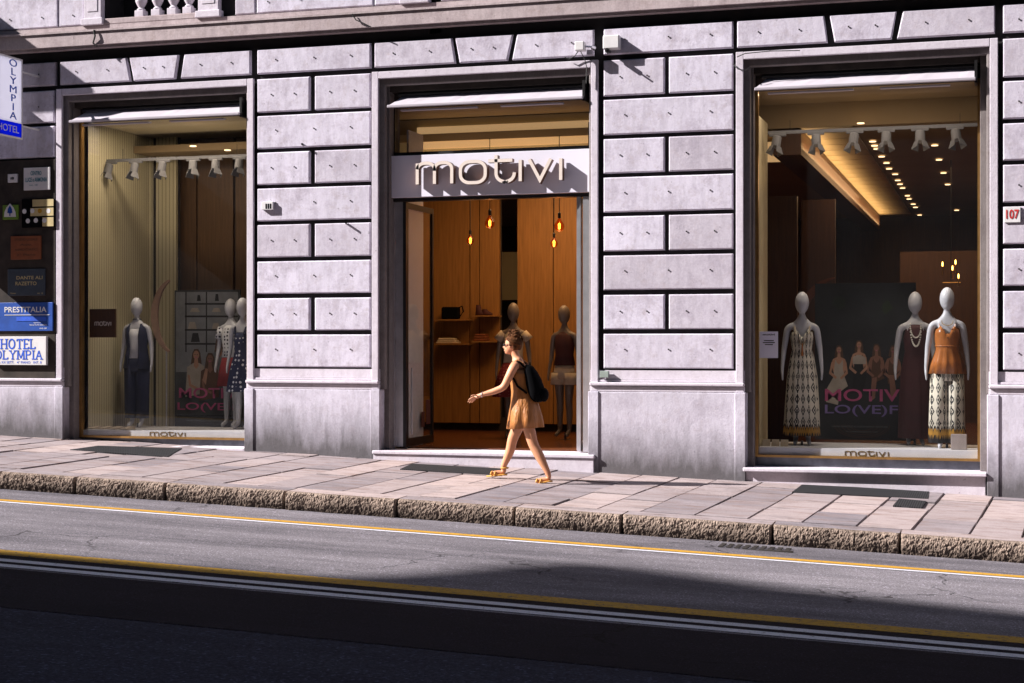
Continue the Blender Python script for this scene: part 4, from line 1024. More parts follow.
# ================================================================ POSTERS
def printed(par, name, mat, poly, y): return rel(MB().prism(poly, y, y-.0015).build(name, mat, par), par)
def ell(cx, cz, rx, rz, n=14, a0=0): return [(cx+rx*math.cos(2*math.pi*i/n), cz+rz*math.sin(2*math.pi*i/n)) for i in range(n)]
M['pskin'] = plain('printed_skin', (.42, .22, .14), .7); M['pskin2'] = plain('printed_dark_skin', (.24, .11, .07), .7)
M['phair'] = plain('printed_hair', (.02, .012, .008), .7); M['pcream'] = plain('printed_cream', (.38, .33, .28), .7); M['pblack'] = plain('printed_black', (.006, .007, .008), .7)
M['pbrown'] = plain('printed_brown', (.09, .04, .02), .7); M['pgreen'] = plain('printed_green', (.03, .05, .02), .7); M['pgrey'] = plain('printed_grey', (.13, .14, .15), .7); M['plilac'] = plain('printed_lilac', (.22, .16, .42), .7); M['pmauve'] = plain('printed_mauve', (.32, .12, .36), .7)
M['pink'] = plain('pink_print', (.50, .08, .22), .6)
M['phair2'] = plain('printed_brown_hair', (.075, .035, .018), .7)
M['poster_r'] = plain('poster_dark_print', (.011, .013, .015), .55, var=.7, scale=2)
M['pwall'] = plain('printed_wall_grey', (.22, .23, .25), .7)
M['poster_l'] = plain('poster_grey_print', (.055, .06, .065), .55, var=.5, scale=3)
def bez(*p): return [tuple(q) for q in p]
def poster_right():
    Y = F+1.75; x0, x1 = X(815, Y), X(916, Y); zt, zb = Z(865, 283, Y), .30
    e = tag(empty('poster', ((x0+x1)/2, Y, zb)), 'tall dark poster with four seated women and pink lettering in the right window', 'poster')
    rel(MB().box(x0, x1, Y, Y+.03, zb, zt).build('poster_board', 'poster_r', e), e)
    k = lambda px, py: (X(px, Y), Z(px, py, Y))
    def pl(n, mat, *pp, dy=0): printed(e, n, mat, [k(*p) for p in pp], Y-.002-dy)
    def woman(cx, hy, dress, skin, knees, hairl=1):
        E_ = lambda x_, y_, a_, b_: [(x_+a_*math.cos(t/14*6.283), y_+b_*math.sin(t/14*6.283)) for t in range(14)]
        pl('printed_hair', 'phair2', (cx-3.4, hy-1), (cx-1.8, hy-4.6), (cx+1.6, hy-4.8), (cx+3.6, hy-1.5), (cx+4.2, hy+4), (cx+4.9, hy+11*hairl), (cx+2.5, hy+10*hairl), (cx-2.5, hy+11*hairl), (cx-4.9, hy+10*hairl), (cx-4.1, hy+4))
        pl('printed_figure', skin, (cx-1.3, hy+2), (cx+1.3, hy+2), (cx+1.6, hy+7), (cx+6, hy+9), (cx+7.4, hy+13), (cx+6.2, hy+20), (cx+4, hy+26), (cx-4, hy+26), (cx-6.2, hy+20), (cx-7.4, hy+13), (cx-6, hy+9), (cx-1.6, hy+7), dy=.002)
        pl('printed_figure', skin, (cx-7.4, hy+12), (cx-5.4, hy+12), (cx-7.5, hy+22), (cx-2, hy+27), (cx-3.5, hy+29), (cx-10, hy+23.5), dy=.0045)
        pl('printed_figure', skin, (cx+7.4, hy+12), (cx+5.4, hy+12), (cx+6.5, hy+22), (cx+1, hy+28), (cx+2.5, hy+29.5), (cx+9, hy+23.5), dy=.0045)
        pl('printed_figure', skin, *E_(cx, hy, 2.3, 3.3), dy=.002)
        pl('printed_lips', 'pink', *E_(cx, hy+1.7, .8, .35), dy=.003)
        for q in (-.9, .9): pl('printed_eye', 'pblack', *E_(cx+q, hy-.4, .45, .25), dy=.003)
        pl('printed_dress', dress, (cx-4.2, hy+13), (cx-3.4, hy+9.5), (cx-2.2, hy+12.5), (cx, hy+14.5), (cx+2.2, hy+12.5), (cx+3.4, hy+9.5), (cx+4.2, hy+13), (cx+3.8, hy+19), (cx+5.5, hy+26), *knees, (cx-5.5, hy+27), dy=.003)
    woman(839, 350, 'pcream', 'pskin', [(845, 378), (848, 386), (840, 392), (838, 405), (826, 402), (826, 390)])
    woman(859, 345, 'pblack', 'pskin', [(866, 376), (864, 390), (852, 388)])
    pl('printed_dress', 'pcream', (853, 357), (857, 355), (861, 355), (866, 358), (866, 364), (853, 364), dy=.006)
    woman(876.5, 348.5, 'pbrown', 'pskin2', [(885, 378), (872, 384)])
    pl('printed_figure', 'pskin2', (872, 378), (877, 377), (875, 398), (870, 402), dy=.005)
    woman(893, 350, 'pbrown', 'pskin2', [(899, 378), (888, 384)], .6)
    pl('printed_figure', 'pskin2', (889, 375), (894, 375), (897, 396), (891, 400), dy=.005)
    pl('printed_pot', 'pbrown', *[(858+11*math.cos(a/14*6.283), 401+8*math.sin(a/14*6.283)) for a in range(14)], dy=.003)
    for i in range(14):
        a = i/14*6.283; pl('printed_leaf', 'pgreen', (839, 303), (839+7*math.cos(a), 303+7*math.sin(a)), (839+7*math.cos(a+.16), 303+7*math.sin(a+.16)), dy=.001)
    for i in range(9):
        a = 2.4+i/9*1.9; pl('printed_leaf', 'pgreen', (893, 308), (893+11*math.cos(a), 308+9*math.sin(a)), (893+11*math.cos(a+.12), 308+9*math.sin(a+.12)), dy=.001)
    for a, b, s in ((824, 833, 'ILARIA'), (844, 856, 'LAURA'), (868, 879, 'BEA'), (891, 904, 'LINDA')):
        rel(textw('printed_name', s, X(a, Y), X(b, Y), Y-.004, Z(a, 298, Y), .028, 'pgrey', e), e); o = e.children[-1]; o.location = Vector((X(a, Y), Y-.004, Z(a, 296, Y)))-Vector(e.location)
    def tx(s, a, b, py, h, mat, dy=.010):
        o = textw('printed_word', s, X(a, Y), X(b, Y), Y, 0, h, mat, e, bold=.012); o.location = Vector((X(a, Y), Y-dy, Z(a, py, Y)))-Vector(e.location)
    tx('MOTIV', 825, 900, 401, .155, 'pink'); tx('LO(VE)F', 825, 898, 416, .145, 'plilac');
    tx('LAURA BAROZZI & ALESSANDRO VENTURA', 832, 888, 427, .022, 'pgrey')
    tx('in collaborazione con', 846, 878, 432, .018, 'pgrey')
    for r_ in (12, 16, 20, 24, 27):
        pts = [(X(862, Y)+r_*.0125*math.cos(R(a)), Z(862, 425, Y)+r_*.006*math.sin(R(a))) for a in range(180, 361, 12)]
        rel(MB().ribbon(pts, .006, Y-.004, Y-.002).build('printed_arc', 'pbrown', e), e)
poster_right()
def poster_left():
    Y = F+1.95; x0, x1 = X(174.5, Y), X(240, Y); zt, zb = Z(205, 290, Y), Z(205, 429, Y)
    e = tag(empty('poster', ((x0+x1)/2, Y, zb)), 'grey poster of three women before shelves with pink lettering in the left window', 'poster')
    rel(MB().box(x0, x1, Y, Y+.03, zb, zt).build('poster_board', 'poster_l', e), e)
    k = lambda px, py: (X(px, Y), Z(px, py, Y))
    def pl(n, mat, *pp, dy=0): printed(e, n, mat, [k(*p) for p in pp], Y-.002-dy)
    pl('printed_wall', 'pwall', (176, 292), (238, 292), (238, 372), (176, 372))
    for yy in (303, 315.5, 329, 343): pl('printed_shelf', 'pblack', (185, yy), (238, yy), (238, yy+1.8), (185, yy+1.8), dy=.001)
    for xx in (185.5, 206): pl('printed_shelf', 'pblack', (xx, 292), (xx+1.2, 292), (xx+1.2, 352), (xx, 352), dy=.0012)
    for xx, yy, w_, h_ in ((190, 312, 10, 4), (212, 312, 9, 4), (226, 312, 8, 5), (188, 329, 9, 7), (212, 329, 8, 6), (191, 342, 9, 9), (224, 329, 6, 5), (197, 301, 4, 6), (215, 301, 4, 7)):
        pl('printed_object', 'pblack' if xx % 2 else 'pcream', (xx, yy), (xx+w_, yy), (xx+w_*.8, yy-h_), (xx+w_*.2, yy-h_), dy=.0015)
    pl('printed_floor', 'pblack', (175, 415), (239, 415), (239, 428), (175, 428), dy=.001)
    def woman(cx, hy, dress, skin, dz):
        pl('printed_hair', 'phair2', (cx-4, hy-2), (cx-2, hy-6), (cx+2, hy-6), (cx+4, hy-2), (cx+5, hy+6), (cx+6, hy+14), (cx+3, hy+13), (cx-3, hy+14), (cx-6, hy+13), (cx-5, hy+6), dy=dz)
        for q in (-1.1, 1.1): pl('printed_eye', 'pblack', *[(cx+q+.6*math.cos(a/8*6.283), hy-.4+.4*math.sin(a/8*6.283)) for a in range(8)], dy=dz+.004)
        pl('printed_lips', 'pink', *[(cx+1*math.cos(a/8*6.283), hy+2.3+.45*math.sin(a/8*6.283)) for a in range(8)], dy=dz+.004)
        pl('printed_figure', skin, (cx-8.5, hy+20), (cx-6.5, hy+20), (cx-5, hy+29), (cx+2, hy+33), (cx+1, hy+35), (cx-7, hy+31), dy=dz+.004)
        pl('printed_dress', dress, (cx-3, hy+8), (cx+3, hy+8), (cx+8, hy+11), (cx+9, hy+38), (cx-11, hy+42), (cx-9, hy+12), dy=dz+.002)
        pl('printed_figure', skin, *[(cx+3*math.cos(a/12*6.283), hy+4.5*math.sin(a/12*6.283)) for a in range(12)], dy=dz+.003)
        pl('printed_figure', skin, (cx-1.5, hy+3), (cx+1.5, hy+3), (cx+2.5, hy+11), (cx, hy+14), (cx-2.5, hy+11), dy=dz+.0035)
    woman(220, 343, 'pgrey', 'pskin2', .002); woman(196.5, 355, 'pcream', 'pskin', .003); woman(210.5, 359, 'pbrown', 'pskin2', .008)
    pl('printed_figure', 'pskin', (203, 380), (206, 368), (208.5, 369), (206.5, 385), dy=.013)
    def tx(s, a, b, py, h, mat, dy=.016):
        o = textw('printed_word', s, X(a, Y), X(b, Y), Y, 0, h, mat, e, bold=.012); o.location = Vector((X(a, Y), Y-dy, Z(a, py, Y)))-Vector(e.location)
    tx('MOTIV', 179.5, 237, 398, .15, 'pink'); tx('LO(VE)F', 178, 240, 412, .14, 'pink')
    tx('LAURA BAROZZI & ALESSANDRO VENTURA', 187, 235, 421, .022, 'pgrey'); tx('in collaborazione con', 196, 228, 426.5, .018, 'pgrey')
poster_left()

# display props
Y = F+1.0
YQ = F+.40
o = MB().box(X(89.5, YQ), X(115, YQ), YQ, YQ+.04, Z(100, 337.5, YQ), Z(100, 309, YQ)); e = tag(o.build('brand_plaque', 'wood_dark'), 'small square brown plaque reading motivi beside the navy mannequin', 'sign')
m = MB(); st = letters('', 95, 111, 325.5, YQ, '', None, 0, 0, hgt=.048)
for pts, cl in st: m.ribbon(pts, .011, YQ-.006, YQ-.001, cl)
m.build('lettering', 'letter', e)
tag(e, kind=None)
e = tag(empty('arch_stand', (X(166, F+1.5), F+1.5, .33)), 'tall curved wooden crescent on a thin post between mannequin and poster', 'display stand')
pts = []
for i in range(21):
    a = R(110+i*7); pts.append((X(178, F+1.5)+.42*math.cos(a), Z(178, 316, F+1.5)+.55*math.sin(a)))
ws = [.03+.07*math.sin(math.pi*i/20) for i in range(21)]
m = MB()
for i in range(20):
    p, q = Vector(pts[i]), Vector(pts[i+1]); n0 = Vector((-(q-p).y, (q-p).x)).normalized()
    m.prism([tuple(p), tuple(q), tuple(q+n0*ws[i+1]), tuple(p+n0*ws[i])], F+1.48, F+1.52)
rel(m.build('crescent', plain('pinkish_wood', (.32, .2, .15), .6), e), e)
rel(MB().tube([(X(166.5, F+1.5), F+1.5, .32), (X(166.5, F+1.5), F+1.5, Z(166, 350, F+1.5))], .012, 8).build('post', 'alu', e), e)
e = tag(empty('arch_stand', (X(818, F+1.9), F+1.9, .28)), 'thin curved wooden crescent behind the dark poster in the right window', 'display stand')
pts = [(X(838, F+1.9)+.50*math.cos(R(a)), Z(838, 318, F+1.9)+.52*math.sin(R(a))) for a in range(95, 200, 7)]; m = MB()
for i in range(len(pts)-1):
    p, q = Vector(pts[i]), Vector(pts[i+1]); n0 = Vector((-(q-p).y, (q-p).x)).normalized(); f0 = .09*math.sin(math.pi*i/(len(pts)-1)); f1 = .09*math.sin(math.pi*(i+1)/(len(pts)-1))
    m.prism([tuple(p), tuple(q), tuple(q+n0*(f1+.01)), tuple(p+n0*(f0+.01))], F+1.88, F+1.92)
rel(m.build('crescent', M['orange'], e), e)
m = MB()
for i, px in enumerate((763, 772, 781)):
    x_ = X(px, F+.55); o = tag(MB().hexa([(x_, F+.50, .282), (x_+.09, F+.50, .282), (x_+.09, F+.51, .282), (x_, F+.51, .282), (x_, F+.53, .36), (x_+.09, F+.53, .36), (x_+.09, F+.54, .36), (x_, F+.54, .36)]).build('price_card', 'tee'), '%s of three small cream cards on the ledge of the right window' % ('leftmost', 'middle', 'rightmost')[i], 'card', 'cards on the right ledge')
o = tag(MB().bbox(X(951, F+.5), X(967, F+.5), F+.45, F+.52, .282, .46, .006).build('gift_box', plain('grey_box', (.34, .28, .26), .6)), 'small square pinkish box on the right end of the right window ledge', 'box')
for i, px in enumerate((92, 103, 114, 125)):
    x_ = X(px, F+.60); o = tag(MB().hexa([(x_, F+.45, .347), (x_+.11, F+.45, .347), (x_+.16, F+.60, .347), (x_+.05, F+.60, .347), (x_, F+.45, .36), (x_+.11, F+.45, .36), (x_+.16, F+.60, .385), (x_+.05, F+.60, .385)]).build('price_card', 'tee'), '%s tilted pale card on the ledge of the left window' % ('first', 'second', 'third', 'fourth')[i], 'card', 'cards on the left ledge')
e = tag(MB().box(X(759.5, FG-.01), X(778, FG-.01), FG-.012, FG-.004, Z(768, 358, FG), Z(768, 331.5, FG)).build('paper_notice', 'sign'), 'small pale paper notice taped inside the lower left of the right window', 'notice')
o = textw('notice_heading', 'motivi', X(763, FG), X(775, FG), FG-.014, Z(768, 335.5, FG), .022, 'black', e, bold=.02)
m = MB()
for k, (a, b) in enumerate(((764, 774), (763, 775), (765, 773))): m.box(X(a, FG), X(b, FG), FG-.0145, FG-.0125, Z(768, 341+k*2, FG), Z(768, 340.2+k*2, FG))
m.build('notice_lines', 'black', e)

# ================================================================ HOTEL SIGNS ON THE LEFT PIER
YP = F-.03
bd = tag(MB().box(X(-25), X(55.5), F-.012, F-.002, Z(30, 380), Z(30, 160)).build('shade_board', 'shaded'), 'black board under the plaques left of the window, shade put into its colour', 'board')  # dark board stands for the shade behind the plaques
def plaque(name, px0, py0, px1, py1, mat, lab, cat='plaque', th=.025):
    return tag(MB().bbox(X(px0, YP), X(px1, YP), YP-th+.016, YP+.016, Z((px0+px1)/2, py1, YP), Z((px0+px1)/2, py0, YP), .004).build(name, mat), lab, cat)
def ptext(par, s, a, b, py, h, mat, bold=.01, th=.025):
    return textw('lettering', s, X(a, YP), X(b, YP), YP-th+.013, Z(a, py, YP), h, mat, par, bold=bold)
p = plaque('hotel_sign', -5, 336.5, 47.5, 365, 'white', 'white plaque with blue serif words HOTEL OLYMPIA, lowest on the pier', 'sign', .05)

GL = {'H': ([[(0, 0), (0, 1)], [(.62, 0), (.62, 1)], [(0, .5), (.62, .5)]], [(0, 0), (0, 1), (.62, 0), (.62, 1)], .62), 'O': ([[(.36+.36*math.cos(t*math.pi/7), .5+.5*math.sin(t*math.pi/7)) for t in range(15)]], [], .72),
      'T': ([[(.3, 0), (.3, 1)], [(0, .98), (.6, .98)], [(0, 1), (0, .8)], [(.6, 1), (.6, .8)]], [(.3, 0)], .6), 'E': ([[(0, 0), (0, 1)], [(0, 1), (.5, 1)], [(0, .5), (.4, .5)], [(0, 0), (.5, 0)], [(.5, 1), (.5, .82)], [(.5, 0), (.5, .18)]], [(0, 0), (0, 1)], .5),
      'L': ([[(0, 0), (0, 1)], [(0, 0), (.5, 0)], [(.5, 0), (.5, .2)]], [(0, 1), (0, 0)], .5), 'Y': ([[(0, 1), (.32, .5)], [(.64, 1), (.32, .5)], [(.32, .5), (.32, 0)]], [(0, 1), (.64, 1), (.32, 0)], .64),
      'M': ([[(0, 0), (.04, 1)], [(.04, 1), (.38, .1)], [(.38, .1), (.72, 1)], [(.72, 1), (.76, 0)]], [(0, 0), (.76, 0), (.0, 1), (.76, 1)], .76), 'P': ([[(0, 0), (0, 1)], [(0, 1), (.34, 1), (.48, .9), (.52, .75), (.48, .6), (.34, .5), (0, .5)]], [(0, 0), (0, 1)], .52),
      'I': ([[(.05, 0), (.05, 1)]], [(.05, 0), (.05, 1)], .1), 'A': ([[(0, 0), (.33, 1)], [(.33, 1), (.66, 0)], [(.12, .35), (.54, .35)]], [(0, 0), (.66, 0)], .66)}
def serif(par, word, a, b, py, h, sw):
    x0, x1 = X(a, YP), X(b, YP); z0 = Z((a+b)/2, py, YP); gap = .30
    tot = sum(GL[c][2] for c in word)+gap*(len(word)-1); k = (x1-x0)/tot; x = x0; m = MB(); y0, y1 = YP-.0365, YP-.0335
    for i, c in enumerate(word):
        for q, pts in enumerate(GL[c][0]): m.ribbon([(x+u*k, z0+v*h) for u, v in pts], sw*(1 if abs(pts[0][0]-pts[1][0]) < .1 or c == 'O' else .8), y0-.0002*q, y1)
        for u, v in GL[c][1]: m.box(x+u*k-sw*1.05, x+u*k+sw*1.05, y0-.0015, y1, z0+v*h-.006, z0+v*h+.006)
        x += (GL[c][2]+gap)*k
    m.build('lettering', 'bluetext', par)
serif(p, 'HOTEL', 3, 36.5, 348.6, .125, .021); serif(p, 'OLYMPIA', -3, 43, 359, .112, .020); ptext(p, 'VIA XX SETT.   4° PIANO   INT. 8', -3, 43, 363.4, .034, 'bluetext', .01, .05)
p = plaque('company_sign', -5, 302.5, 53, 331, 'blue', 'dark blue plaque reading PRESTITALIA above the hotel plaque', 'sign')
ptext(p, 'PRESTITALIA', 5, 47, 312.5, .075, 'white', .012)
MBx = MB().box(X(17, YP), X(47, YP), YP-.014, YP-.010, Z(30, 321, YP), Z(30, 317, YP)); MBx.build('bright_bar', 'bluetext', p)
ptext(p, 'Agenzia di', 34, 41, 323.5, .018, 'white'); ptext(p, 'Genova Via XX Settembre', 30, 47, 325.5, .018, 'white'); ptext(p, '010 58', 40, 47, 329, .018, 'white')
MB().box(X(5, YP), X(50, YP), YP-.014, YP-.010, Z(30, 315.2, YP), Z(30, 314.6, YP)).build('rule', 'white', p)
p = plaque('slate_plaque', 8, 269, 45, 295.5, 'slate', 'grey slate plaque with small pale serif name, above the blue plaque')
ptext(p, 'DANTE ALI', 17, 43, 279.5, .045, 'beige'); ptext(p, 'RAZETTO', 16, 37, 285.5, .05, 'beige'); ptext(p, 'Notaio', 11, 16.5, 294, .02, 'beige'); ptext(p, 'int. 12', 38, 43.5, 294, .02, 'beige')
p = plaque('orange_plaque', 11, 236, 41, 259.5, 'orange', 'faded dark orange plaque in the shade, above the slate plaque')
for k, (a, b) in enumerate(((15, 38), (20, 33), (15, 38), (17, 36))): ptext(p, ('STUDIO LEGALE', 'Avv.', 'ASSOCIATO', '2° Piano')[k], a, b, 241+k*5, .03, 'pbrown')
# rating plaque with round seals
p = plaque('award_plaque', 22, 199, 54, 227.5, 'black', 'black panel with beige name strips and round award seals under the white plate', 'plaque')
for a, b, c, d in ((33, 199.5, 54, 206.5), (31, 208, 54, 216), (43, 217.5, 54, 226.5)): MB().box(X(a, YP), X(b if False else c, YP), YP-.014, YP-.0095, Z(40, d, YP), Z(40, b, YP)).build('beige_strip', 'beige', p)
for a, b, mt in ((25, 211.5, 'white'), (33, 211, 'white'), (40.5, 211, 'yellow'), (49, 211, 'white'), (28.5, 221, 'white'), (36.5, 220.5, 'white'), (45, 220.5, 'white')): printed(p, 'round_seal', mt, ell(X(a, YP), Z(a, b, YP), .033, .033), YP-.0145).location = (0, 0, 0)
ptext(p, 'HOTEL', 44, 53.5, 205.2, .05, 'white', .02)
p = plaque('hostel_sign', 3, 205, 18.5, 219.5, 'greenm', 'small green square sign with a pale pointed arch and blue tree, at left', 'sign')
c0 = lambda px, py: (X(px, YP), Z(px, py, YP))
printed(p, 'pale_arch', 'white', [c0(4.5, 217), c0(5, 212), c0(7, 207.5), c0(10.5, 203.5), c0(14, 207.5), c0(16, 212), c0(16.5, 217)], YP-.011).location = (0, 0, 0)
printed(p, 'blue_tree', 'blue', [c0(8, 213), c0(8.5, 209), c0(10.5, 205.5), c0(12.5, 209), c0(13, 213), c0(11, 213.5), c0(11, 216), c0(10, 216), c0(10, 213.5)], YP-.014).location = (0, 0, 0)
p = plaque('centre_sign', 24, 167.5, 50, 190, 'white', 'white enamel plate with teal words CENTRO LUCE, top of the pier', 'sign')
ptext(p, 'CENTRO', 31, 42, 175.5, .055, 'teal', .02); ptext(p, 'LUCE e ARMONIA', 26, 47.5, 182.3, .06, 'teal', .02); ptext(p, 'int. 10', 30, 38, 186, .02, 'teal')
p = plaque('door_bell', 8, 174, 17.5, 182.5, 'white', 'tiny white square plate left of the white enamel sign'); ptext(p, 'i8', 11, 14.5, 179.8, .035, 'black', .02)

# blade sign OLYMPIA HOTEL, perpendicular to the wall
XB = X(21.5, F-.42)
M['trans'] = NT('blade_panel').m
n = NT('blade_panel'); tl = n.n('BsdfTranslucent'); tl.inputs[0].default_value = (.75, .75, .85, 1); dfu = n.n('BsdfDiffuse'); dfu.inputs[0].default_value = (.7, .7, .8, 1)
mx = n.n('MixShader'); mx.inputs[0].default_value = .6; n.l(dfu.outputs[0], mx.inputs[1]); n.l(tl.outputs[0], mx.inputs[2]); n.l(mx.outputs[0], n.t.nodes['Material Output'].inputs[0]); M['trans'] = n.m
n = NT('blade_blue'); tl = n.n('BsdfTranslucent'); tl.inputs[0].default_value = (.02, .06, .75, 1); dfu = n.n('BsdfDiffuse'); dfu.inputs[0].default_value = (.01, .04, .6, 1)
mx = n.n('MixShader'); mx.inputs[0].default_value = .6; n.l(dfu.outputs[0], mx.inputs[1]); n.l(tl.outputs[0], mx.inputs[2]); n.l(mx.outputs[0], n.t.nodes['Material Output'].inputs[0]); M['transblue'] = n.m
Y1, Y0 = F-.42, F-.42-.5; zt_, zb_ = Z(21, 61, Y1), Z(21, 138, Y1); zm = Z(21, 124, Y1)
bs = tag(empty('blade_sign', (XB, Y1, zb_)), 'projecting pale blade sign with vertical word OLYMPIA over a blue HOTEL band', 'sign')
rel(MB().box(XB-.02, XB, Y0, Y1, zm+.001, zt_).build('sign_panel', 'trans', bs), bs); rel(MB().box(XB-.02, XB, Y0, Y1, zb_, zm-.001).build('blue_band', 'transblue', bs), bs)
m = MB()
for a in ((Y1, Y1+.02, zb_-.02, zt_+.02), (Y0-.02, Y0, zb_-.02, zt_+.02), (Y0, Y1, zt_, zt_+.02), (Y0, Y1, zb_-.02, zb_)): m.box(XB-.025, XB+.005, *a)
for z_ in (zb_+.15, zt_-.15): m.box(XB-.02, XB, Y1+.02, F+.03, z_, z_+.02)
rel(m.build('sign_frame', 'white', bs), bs)
def blade_text(s, yc, z, size, mat, wd=1):
    o = text('lettering', s, 0, 0, 0, size, mat, bs, .003, 'CENTER', 0); o.rotation_euler = (R(90), 0, R(90)); o.location = (.004, yc-Y1, z-zb_); o.scale = (wd, 1, 1); return o
for i, ch in enumerate('OLYMPIA'): blade_text(ch, Y1-.19, zt_-.105-i*(zt_-zm-.03)/7, .135, 'bluetext', 1.7)
blade_text('HOTEL', Y1-.30, zb_+.05, .13, 'white', 1.15)

# unseen slab added left of the frame to throw its shadow across the pier
XQ = -14.6; zq = Z(0, 17) + .72*(X(0)-XQ)
m = MB(); m.bbox(-19, XQ, F-1.25, F+.05, zq-.25, zq, .01)
tag(m.build('shade_slab', 'course'), 'unseen stone slab added left of the projecting hotel sign to shade the pier', 'blocker')

XQ = -13.7; zq = Z(22, 104) + .72*(X(22)-XQ); zl_ = Z(40, 318) + .72*(X(40)-XQ)  # unseen panel added to throw shade over the pier and plaques
m = MB(); m.bbox(XQ-.06, XQ, F-(X(57)-XQ)*.4, F+.02, zl_, zq, .01)
tag(m.build('shade_panel', 'white'), 'plain white panel added left of the blade sign, outside the view, to shade the pier', 'sign')

# ================================================================ SMALL THINGS ON THE WALL
e = tag(empty('junction_box', P(613, 44)), 'white square weatherproof box with a thin rod below, right of the door', 'junction box'); o_ = Vector(e.location)
MB().bbox(X(605)-o_.x, X(621.3)-o_.x, -.12, -.002, Z(613, 50.3)-o_.z, Z(613, 36.8)-o_.z, .012).build('box_body', 'white', e)
m = MB(); m.tube([(-.04, .0, -.10), (-.04, -.21, -.10)], .010, 8); m.tube([(-.04, -.08, -.10), (-.04, -.15, -.10)], .028, 10); m.tube([(-.04, -.0, -.10), (-.04, -.0, -.02)], .008, 6); m.build('sensor_rod', 'dark', e)
e = tag(empty('security_camera', P(585, 48)), 'small white wall camera with trailing cable at the top right corner of the door surround', 'camera'); o_ = Vector(e.location)
MB().bbox(X(578)-o_.x, X(587)-o_.x, -.16, -.04, Z(583, 52.5)-o_.z, Z(583, 43.5)-o_.z, .008).build('camera_body', 'white', e)
MB().tube([(X(587)-o_.x, -.09, 0), (X(592)-o_.x, -.05, .0), (X(593)-o_.x, .02, 0)], [.012, .014, .035], 10).build('mount', 'alu', e)
m = MB(); m.tube([P(580, 52)+Vector((0, -.08, 0))-o_, P(576, 57)+Vector((0, -.06, 0))-o_, P(570, 60)+Vector((0, -.06, 0))-o_, P(566, 58)-o_+Vector((0, -.06, 0))], .006, 6); m.tube([P(582, 52)+Vector((0, -.08, 0))-o_, P(586, 60)+Vector((0, -.07, 0))-o_, P(588, 68)+Vector((0, -.06, 0))-o_, P(587.5, 84)+Vector((0, -.06, 0))-o_], .006, 6); m.build('cable', 'rubber', e)
e = tag(MB().bbox(X(1004.3), X(1020.5), F-.018, F-.001, Z(1012, 222.5), Z(1012, 207), .003).build('house_number', 'white'), 'white marble tile with red house number 107 at the right edge', 'house number')
textw('number', '107', X(1006), X(1019), F-.022, Z(1012, 219), .105, 'redtext', e, bold=.02)
e = tag(MB().bbox(X(263), X(274.3), F-.045, F-.001, Z(268, 210), Z(268, 202), .004).build('vent_tile', 'white'), 'tiny white tile with three dark upright slots on the pier left of the door', 'vent')
m = MB()
for px in (267.0, 269.2, 271.4): m.box(X(px), X(px)+.018, F-.048, F-.044, Z(268, 209), Z(268, 204))
m.build('slots', 'black', e)
e = tag(MB().bbox(X(601), X(609.5), F-.06, F+.0, Z(605, 377.5), Z(605, 371), .004).build('cable_box', plain('cable_box_grey', (.3, .36, .33), .5)), 'little grey cable box on the sill moulding right of the door', 'box')
def cable(pts, lab, r=.006):
    tag(MB().tube(pts, r, 6).build('cable', 'rubber'), lab, 'cable', 'cables clipped to the facade')
cable([P(352, 14, F-.13), P(356, 20, F-.13), P(363, 23, F-.13), P(371, 27, F-.12)], 'short black cable end sticking out of the string course above the door', .008)
cable([P(94, 30, F-.13), P(95, 36, F-.135), P(93, 43, F-.12), P(97, 46, F-.11)], 'kinked black cable over the string course below the balustrade', .012)
cable([P(737, 57, F-.06), P(745, 53.5, F-.065), P(770, 51, F-.06), P(800, 50.5, F-.05)], 'thin cable lying along the top of the right window surround')
cable([P(733, 64, F-.03), P(738, 69, F-.07), P(745, 70.5, F-.06), P(750, 68, F-.03)], 'short cable curling round the top left corner of the right surround')
for px, py in ((302, 144), (346, 223)):
    e = tag(MB().tube([P(px, py, F-.001), P(px, py, F-.07)], .014, 8).build('wall_bracket', 'iron'), 'stubby iron bracket on the pier left of the door, %s one' % ('upper' if py < 200 else 'lower'), 'bracket', 'iron brackets left of the door')

# ---------------- grates in the pavement
def grate(pts, lab, nm='pavement_grate', cat='grate'):
    m = MB(); c = [onpave(*p) for p in pts]; v = [m.b.verts.new((p.x, p.y, pave_z(p.x, p.y)+.012)) for p in c]; b_ = [m.b.verts.new((p.x, p.y, pave_z(p.x, p.y)-.03)) for p in c]
    m._f(v)
    for i in range(4): m._f([v[i], v[(i+1) % 4], b_[(i+1) % 4], b_[i]])
    tag(m.build(nm, 'grate'), lab, cat)
grate([(98, 446.5), (182, 449), (168, 457.5), (70, 450.5)], 'long dark iron grating in the pavement before the left window')
grate([(412, 464.5), (505, 469.5), (500, 476), (400, 470)], 'dark iron grating in the pavement before the door step, behind the walking woman')
grate([(802, 485.5), (929, 491.5), (928, 499.5), (792, 493)], 'long dark iron grating in the pavement before the right window')
grate([(899, 499.5), (926, 502), (922, 509), (893, 506.5)], 'small dark drain grate beside the long one before the right window')
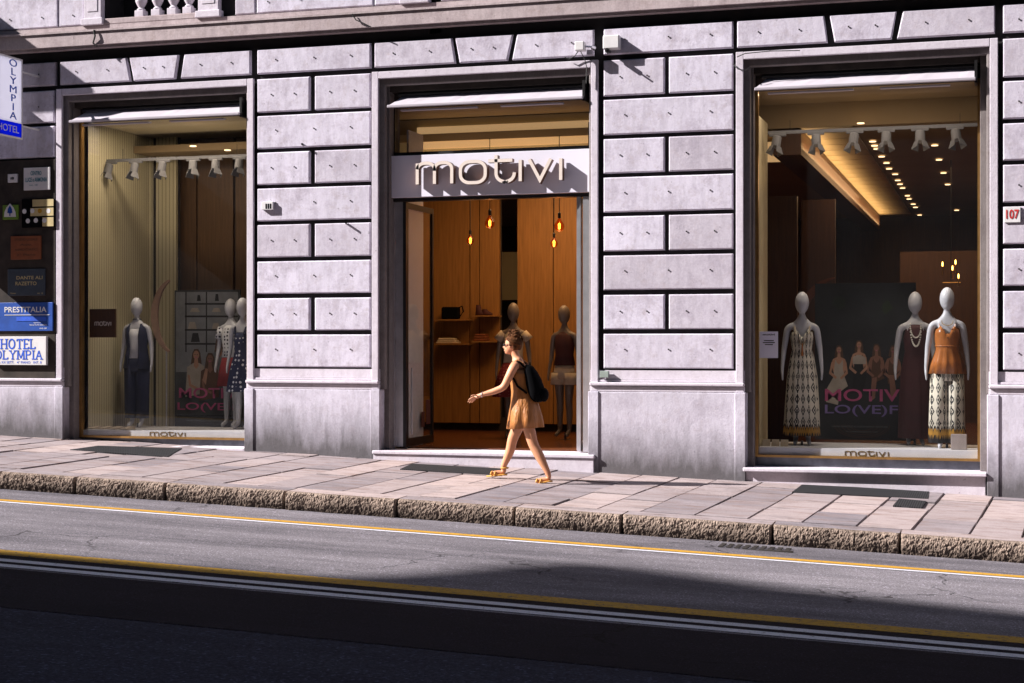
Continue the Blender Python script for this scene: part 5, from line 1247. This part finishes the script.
# gully grid in the road
m = MB(); a = X(722, 14.75); m.box(a-.03, a+.69, 14.49, 14.52, road_z(a+.3, 14.6)-.03, road_z(a+.3, 14.6)+.004)
for i in range(9):
    a = X(722, 14.75)+i*.075
    for r_ in range(3): m.box(a, a+.045, 14.52+.09*r_, 14.565+.09*r_, road_z(a, 14.6)+.002, road_z(a, 14.6)+.012)
tag(m.build('gully_grate', 'iron'), 'worn iron gully grate in the gutter below the kerb', 'drain')

# ================================================================ BUILDINGS ACROSS THE STREET (behind the camera, they shade the road)
M['opp'] = plain('opposite_plaster', (.10, .09, .09), .85, var=.1, scale=1)
op = tag(empty('apartment_building', (-20, -8, 0)), 'tall plastered building across the street behind the viewer', 'building')
gz = lambda x: road_z(x, -3)-.3
m = MB(); m.box(-95, 45, -8.9, -3.3, -3, 24.75); m.box(-95, 45, -3.32, -3.0, 24.2, 24.78); rel(m.build('wall', 'opp', op), op)
m = MB()
for x_ in range(-90, 44, 4):
    for z_ in range(2, 23, 4): m.box(x_, x_+1.3, -3.32, -3.26, z_, z_+2.3)
rel(m.build('windows', 'slate', op), op)
# the taller house behind it: its roof outline follows the shadow edge on the road
pts = []
for gx, gy in ((-4.65, 11.0), (-4.3, 11.45), (-4.05, 11.9), (-3.75, 12.4), (-3.3, 12.72), (-2.9, 12.77), (-2.29, 12.6), (-1.46, 12.25), (-.71, 12.12), (.16, 12.0), (2.5, 11.9)):
    s_ = (gy+9)/.4; pts.append((gx-s_, road_z(gx, gy)+.72*s_))
m = MB(); m.prism([(pts[0][0], -3)]+pts+[(pts[-1][0]+60, pts[-1][1]), (pts[-1][0]+60, -3)], -9, -22); 
tag(m.build('shadow_house', 'opp'), 'taller unseen house across the street, roof outline shaped to cast the road shadow', 'building')

m = MB(); m.box(-75, -22.02, F+.02, F+12, -2, 29); tag(m.build('neighbour_house', 'opp'), 'tall plain house adjoining the marble building on its left', 'building')
m = MB(); m.box(6.02, 60, F+.02, F+12, -4, 29); tag(m.build('neighbour_house', 'opp'), 'tall plain house adjoining the marble building on its right', 'building')
m = MB(); m.box(45.1, 60, -14, 14, -4, 22); tag(m.build('end_house', 'opp'), 'house closing the street downhill, far to the right', 'building')
